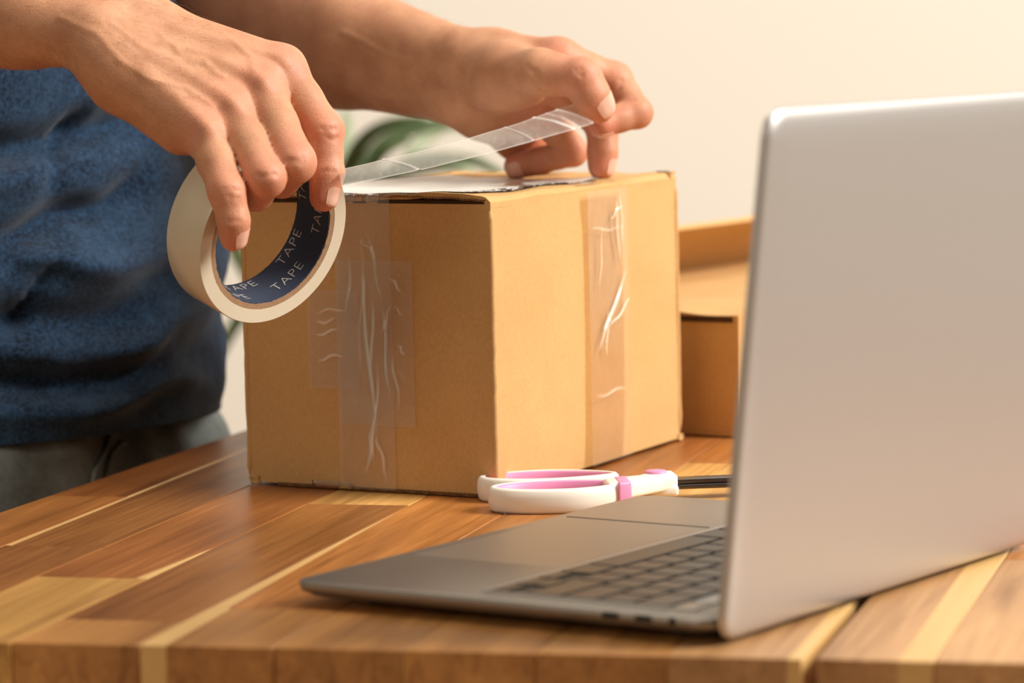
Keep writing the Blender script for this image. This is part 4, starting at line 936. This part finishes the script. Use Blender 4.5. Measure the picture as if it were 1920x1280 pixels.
for layer in (0, 1):
    for j in range(nz + 1):
        for i in range(na):
            a = 2 * PI * i / na; zz = float(Zs[j])
            zz += 0.006 * math.sin(a * 1.0 + 0.6) * max(0, 1 - (zz - 0.762) / 0.06)
            p = shirt_pt(a, zz)
            if layer: q = Vector((p.x, p.y, 0)); p = p - q.normalized() * 0.0022
            V.append(p)
Nn = (nz + 1) * na
for j in range(nz):
    for i in range(na):
        i2 = (i + 1) % na
        F.append((j * na + i, j * na + i2, (j + 1) * na + i2, (j + 1) * na + i)); F.append((Nn + j * na + i, Nn + (j + 1) * na + i, Nn + (j + 1) * na + i2, Nn + j * na + i2))
for i in range(na):
    i2 = (i + 1) % na; F.append((i2, i, Nn + i, Nn + i2)); F.append((nz * na + i, nz * na + i2, Nn + nz * na + i2, Nn + nz * na + i))
bm = bmesh.new(); vs = [bm.verts.new(p) for p in V]
for f in F: bm.faces.new([vs[i] for i in f])
for sh, el_ in ((shR, elR), (shL, elL)):                # sleeves
    d = (el_ - sh).normalized(); a = d.orthogonal().normalized(); b = d.cross(a); rings = []
    for k, (t, r) in enumerate(((-0.03, 0.06), (0.0, 0.073), (0.06, 0.074), (0.13, 0.070), (0.19, 0.068), (0.19, 0.0655), (0.10, 0.068))):
        rings.append([bm.verts.new(sh - PC + d * t + (a * math.cos(q) + b * math.sin(q)) * (r + 0.002 * math.sin(3 * q + k))) for q in np.linspace(0, 2 * PI, 40, endpoint=False)])
    for r0, r1 in zip(rings, rings[1:]):
        for i in range(40): bm.faces.new((r0[i], r0[(i + 1) % 40], r1[(i + 1) % 40], r1[i]))
shirt = from_bm('t_shirt', bm, SH.m, person, True); shirt['label'] = 'heathered navy t-shirt with drag folds'

# jeans and shoes
JE = NT('faded_denim'); v = JE.coord()
n1 = JE.noise(JE.coord((1, 1, 0.4)), 700, 3, 0.7); n2 = JE.noise(v, 26, 4, 0.6)
c = JE.mix(n1, srgb(66, 70, 70), srgb(118, 122, 118)); c = JE.mix(JE.ramp(n2, ((0.40, (0, 0, 0)), (0.75, (0.8, 0.8, 0.8)))), c, srgb(140, 144, 138))
JE.set(Base_Color=c, Roughness=0.9, Specular_IOR_Level=0.15).bump(n1, 0.4, 0.0006)
gj = Grid(axis((-0.62, -0.06, 0.010)), axis((1.86, 2.46, 0.010)), axis((0.02, 0.95, 0.010)))
jp = []
for s in (-1, 0, 1): jp.append((n3(PC + PS * (0.072 * s) + Z * 0.82), n3(PC + PS * (0.085 * s) + Z * 0.73), 0.066, 0.103))
for s in (-1, 1):
    hip = PC + PS * (0.092 * s) + Z * 0.72; kn = PC + PS * (0.105 * s) + Z * 0.45 - PF * 0.01; an = PC + PS * (0.12 * s) + Z * 0.10 - PF * 0.045
    jp += [(n3(hip), n3(kn), 0.098, 0.070), (n3(kn), n3(an), 0.070, 0.062)]
add(gj, gj.F, jp, 0.025)
Pj, Qj = surface(gj, gj.F); Pj = relax(Pj, Qj, 4)
Nj = vnorm(Pj, Qj); wr = np.array([0.006 * noise.noise(Vector((p[0] * 9, p[1] * 9, p[2] * 22))) + 0.004 * noise.noise(Vector(p) * 30) for p in Pj]); Pj = Pj + Nj * wr[:, None]
jeans = np_mesh('jeans', Pj, Qj, JE.m, person, PC); jeans['label'] = 'faded grey blue jeans'
seam = [at(222, 818, 2.0), at(205, 842, 2.0), at(190, 872, 2.0), at(183, 900, 2.0)]
sp = []
pjx, pjy, pjd = pix(Pj)
def on_jeans(px, py):
    m = (abs(pjx - px) < 22) & (abs(pjy - py) < 22); i = np.nonzero(m)[0]
    return Vector(Pj[i[np.argmin(pjd[i])]]) if len(i) else None
for base in (((224, 812), (208, 838), (193, 868), (184, 905)), ((252, 815), (246, 835), (228, 862), (214, 890))):
    pts = [on_jeans(*q) for q in base]; pts = [p + Vector((0.001, -0.003, 0)) - PC for p in pts if p is not None]
    if len(pts) > 1:
        Vt, Ft = tube(pts, 0.0016, 8); mesh('pocket_seam', Vt, Ft, JE.m, jeans, True)
SHOE = plain('white_sneaker', srgb(220, 216, 208), 0.6, var=0.04); SOLE = plain('rubber_sole', srgb(190, 186, 178), 0.7)
for s in (-1, 1):
    c0 = PC + PS * (0.12 * s) - PF * 0.045
    def outl(k, z, h0, h1, w): return [tuple(c0 - PC + PF * (h0 + (h1 - h0) * (0.5 + 0.5 * math.cos(q))) + PS * (w * math.sin(q) * (1 + 0.12 * math.cos(q))) + Z * z) for q in np.linspace(0, 2 * PI, 28, endpoint=False)]
    sh_ = from_bm('shoe', stack_bm([outl(0, 0.024, -0.075, 0.20, 0.046), outl(0, 0.05, -0.072, 0.19, 0.044), outl(0, 0.075, -0.068, 0.13, 0.040), outl(0, 0.10, -0.06, 0.07, 0.040), outl(0, 0.12, -0.06, 0.055, 0.042)]), SHOE, person, True)
    from_bm('sole', stack_bm([outl(0, 0.0, -0.076, 0.203, 0.046), outl(0, 0.025, -0.080, 0.207, 0.049)]), SOLE, sh_, True)
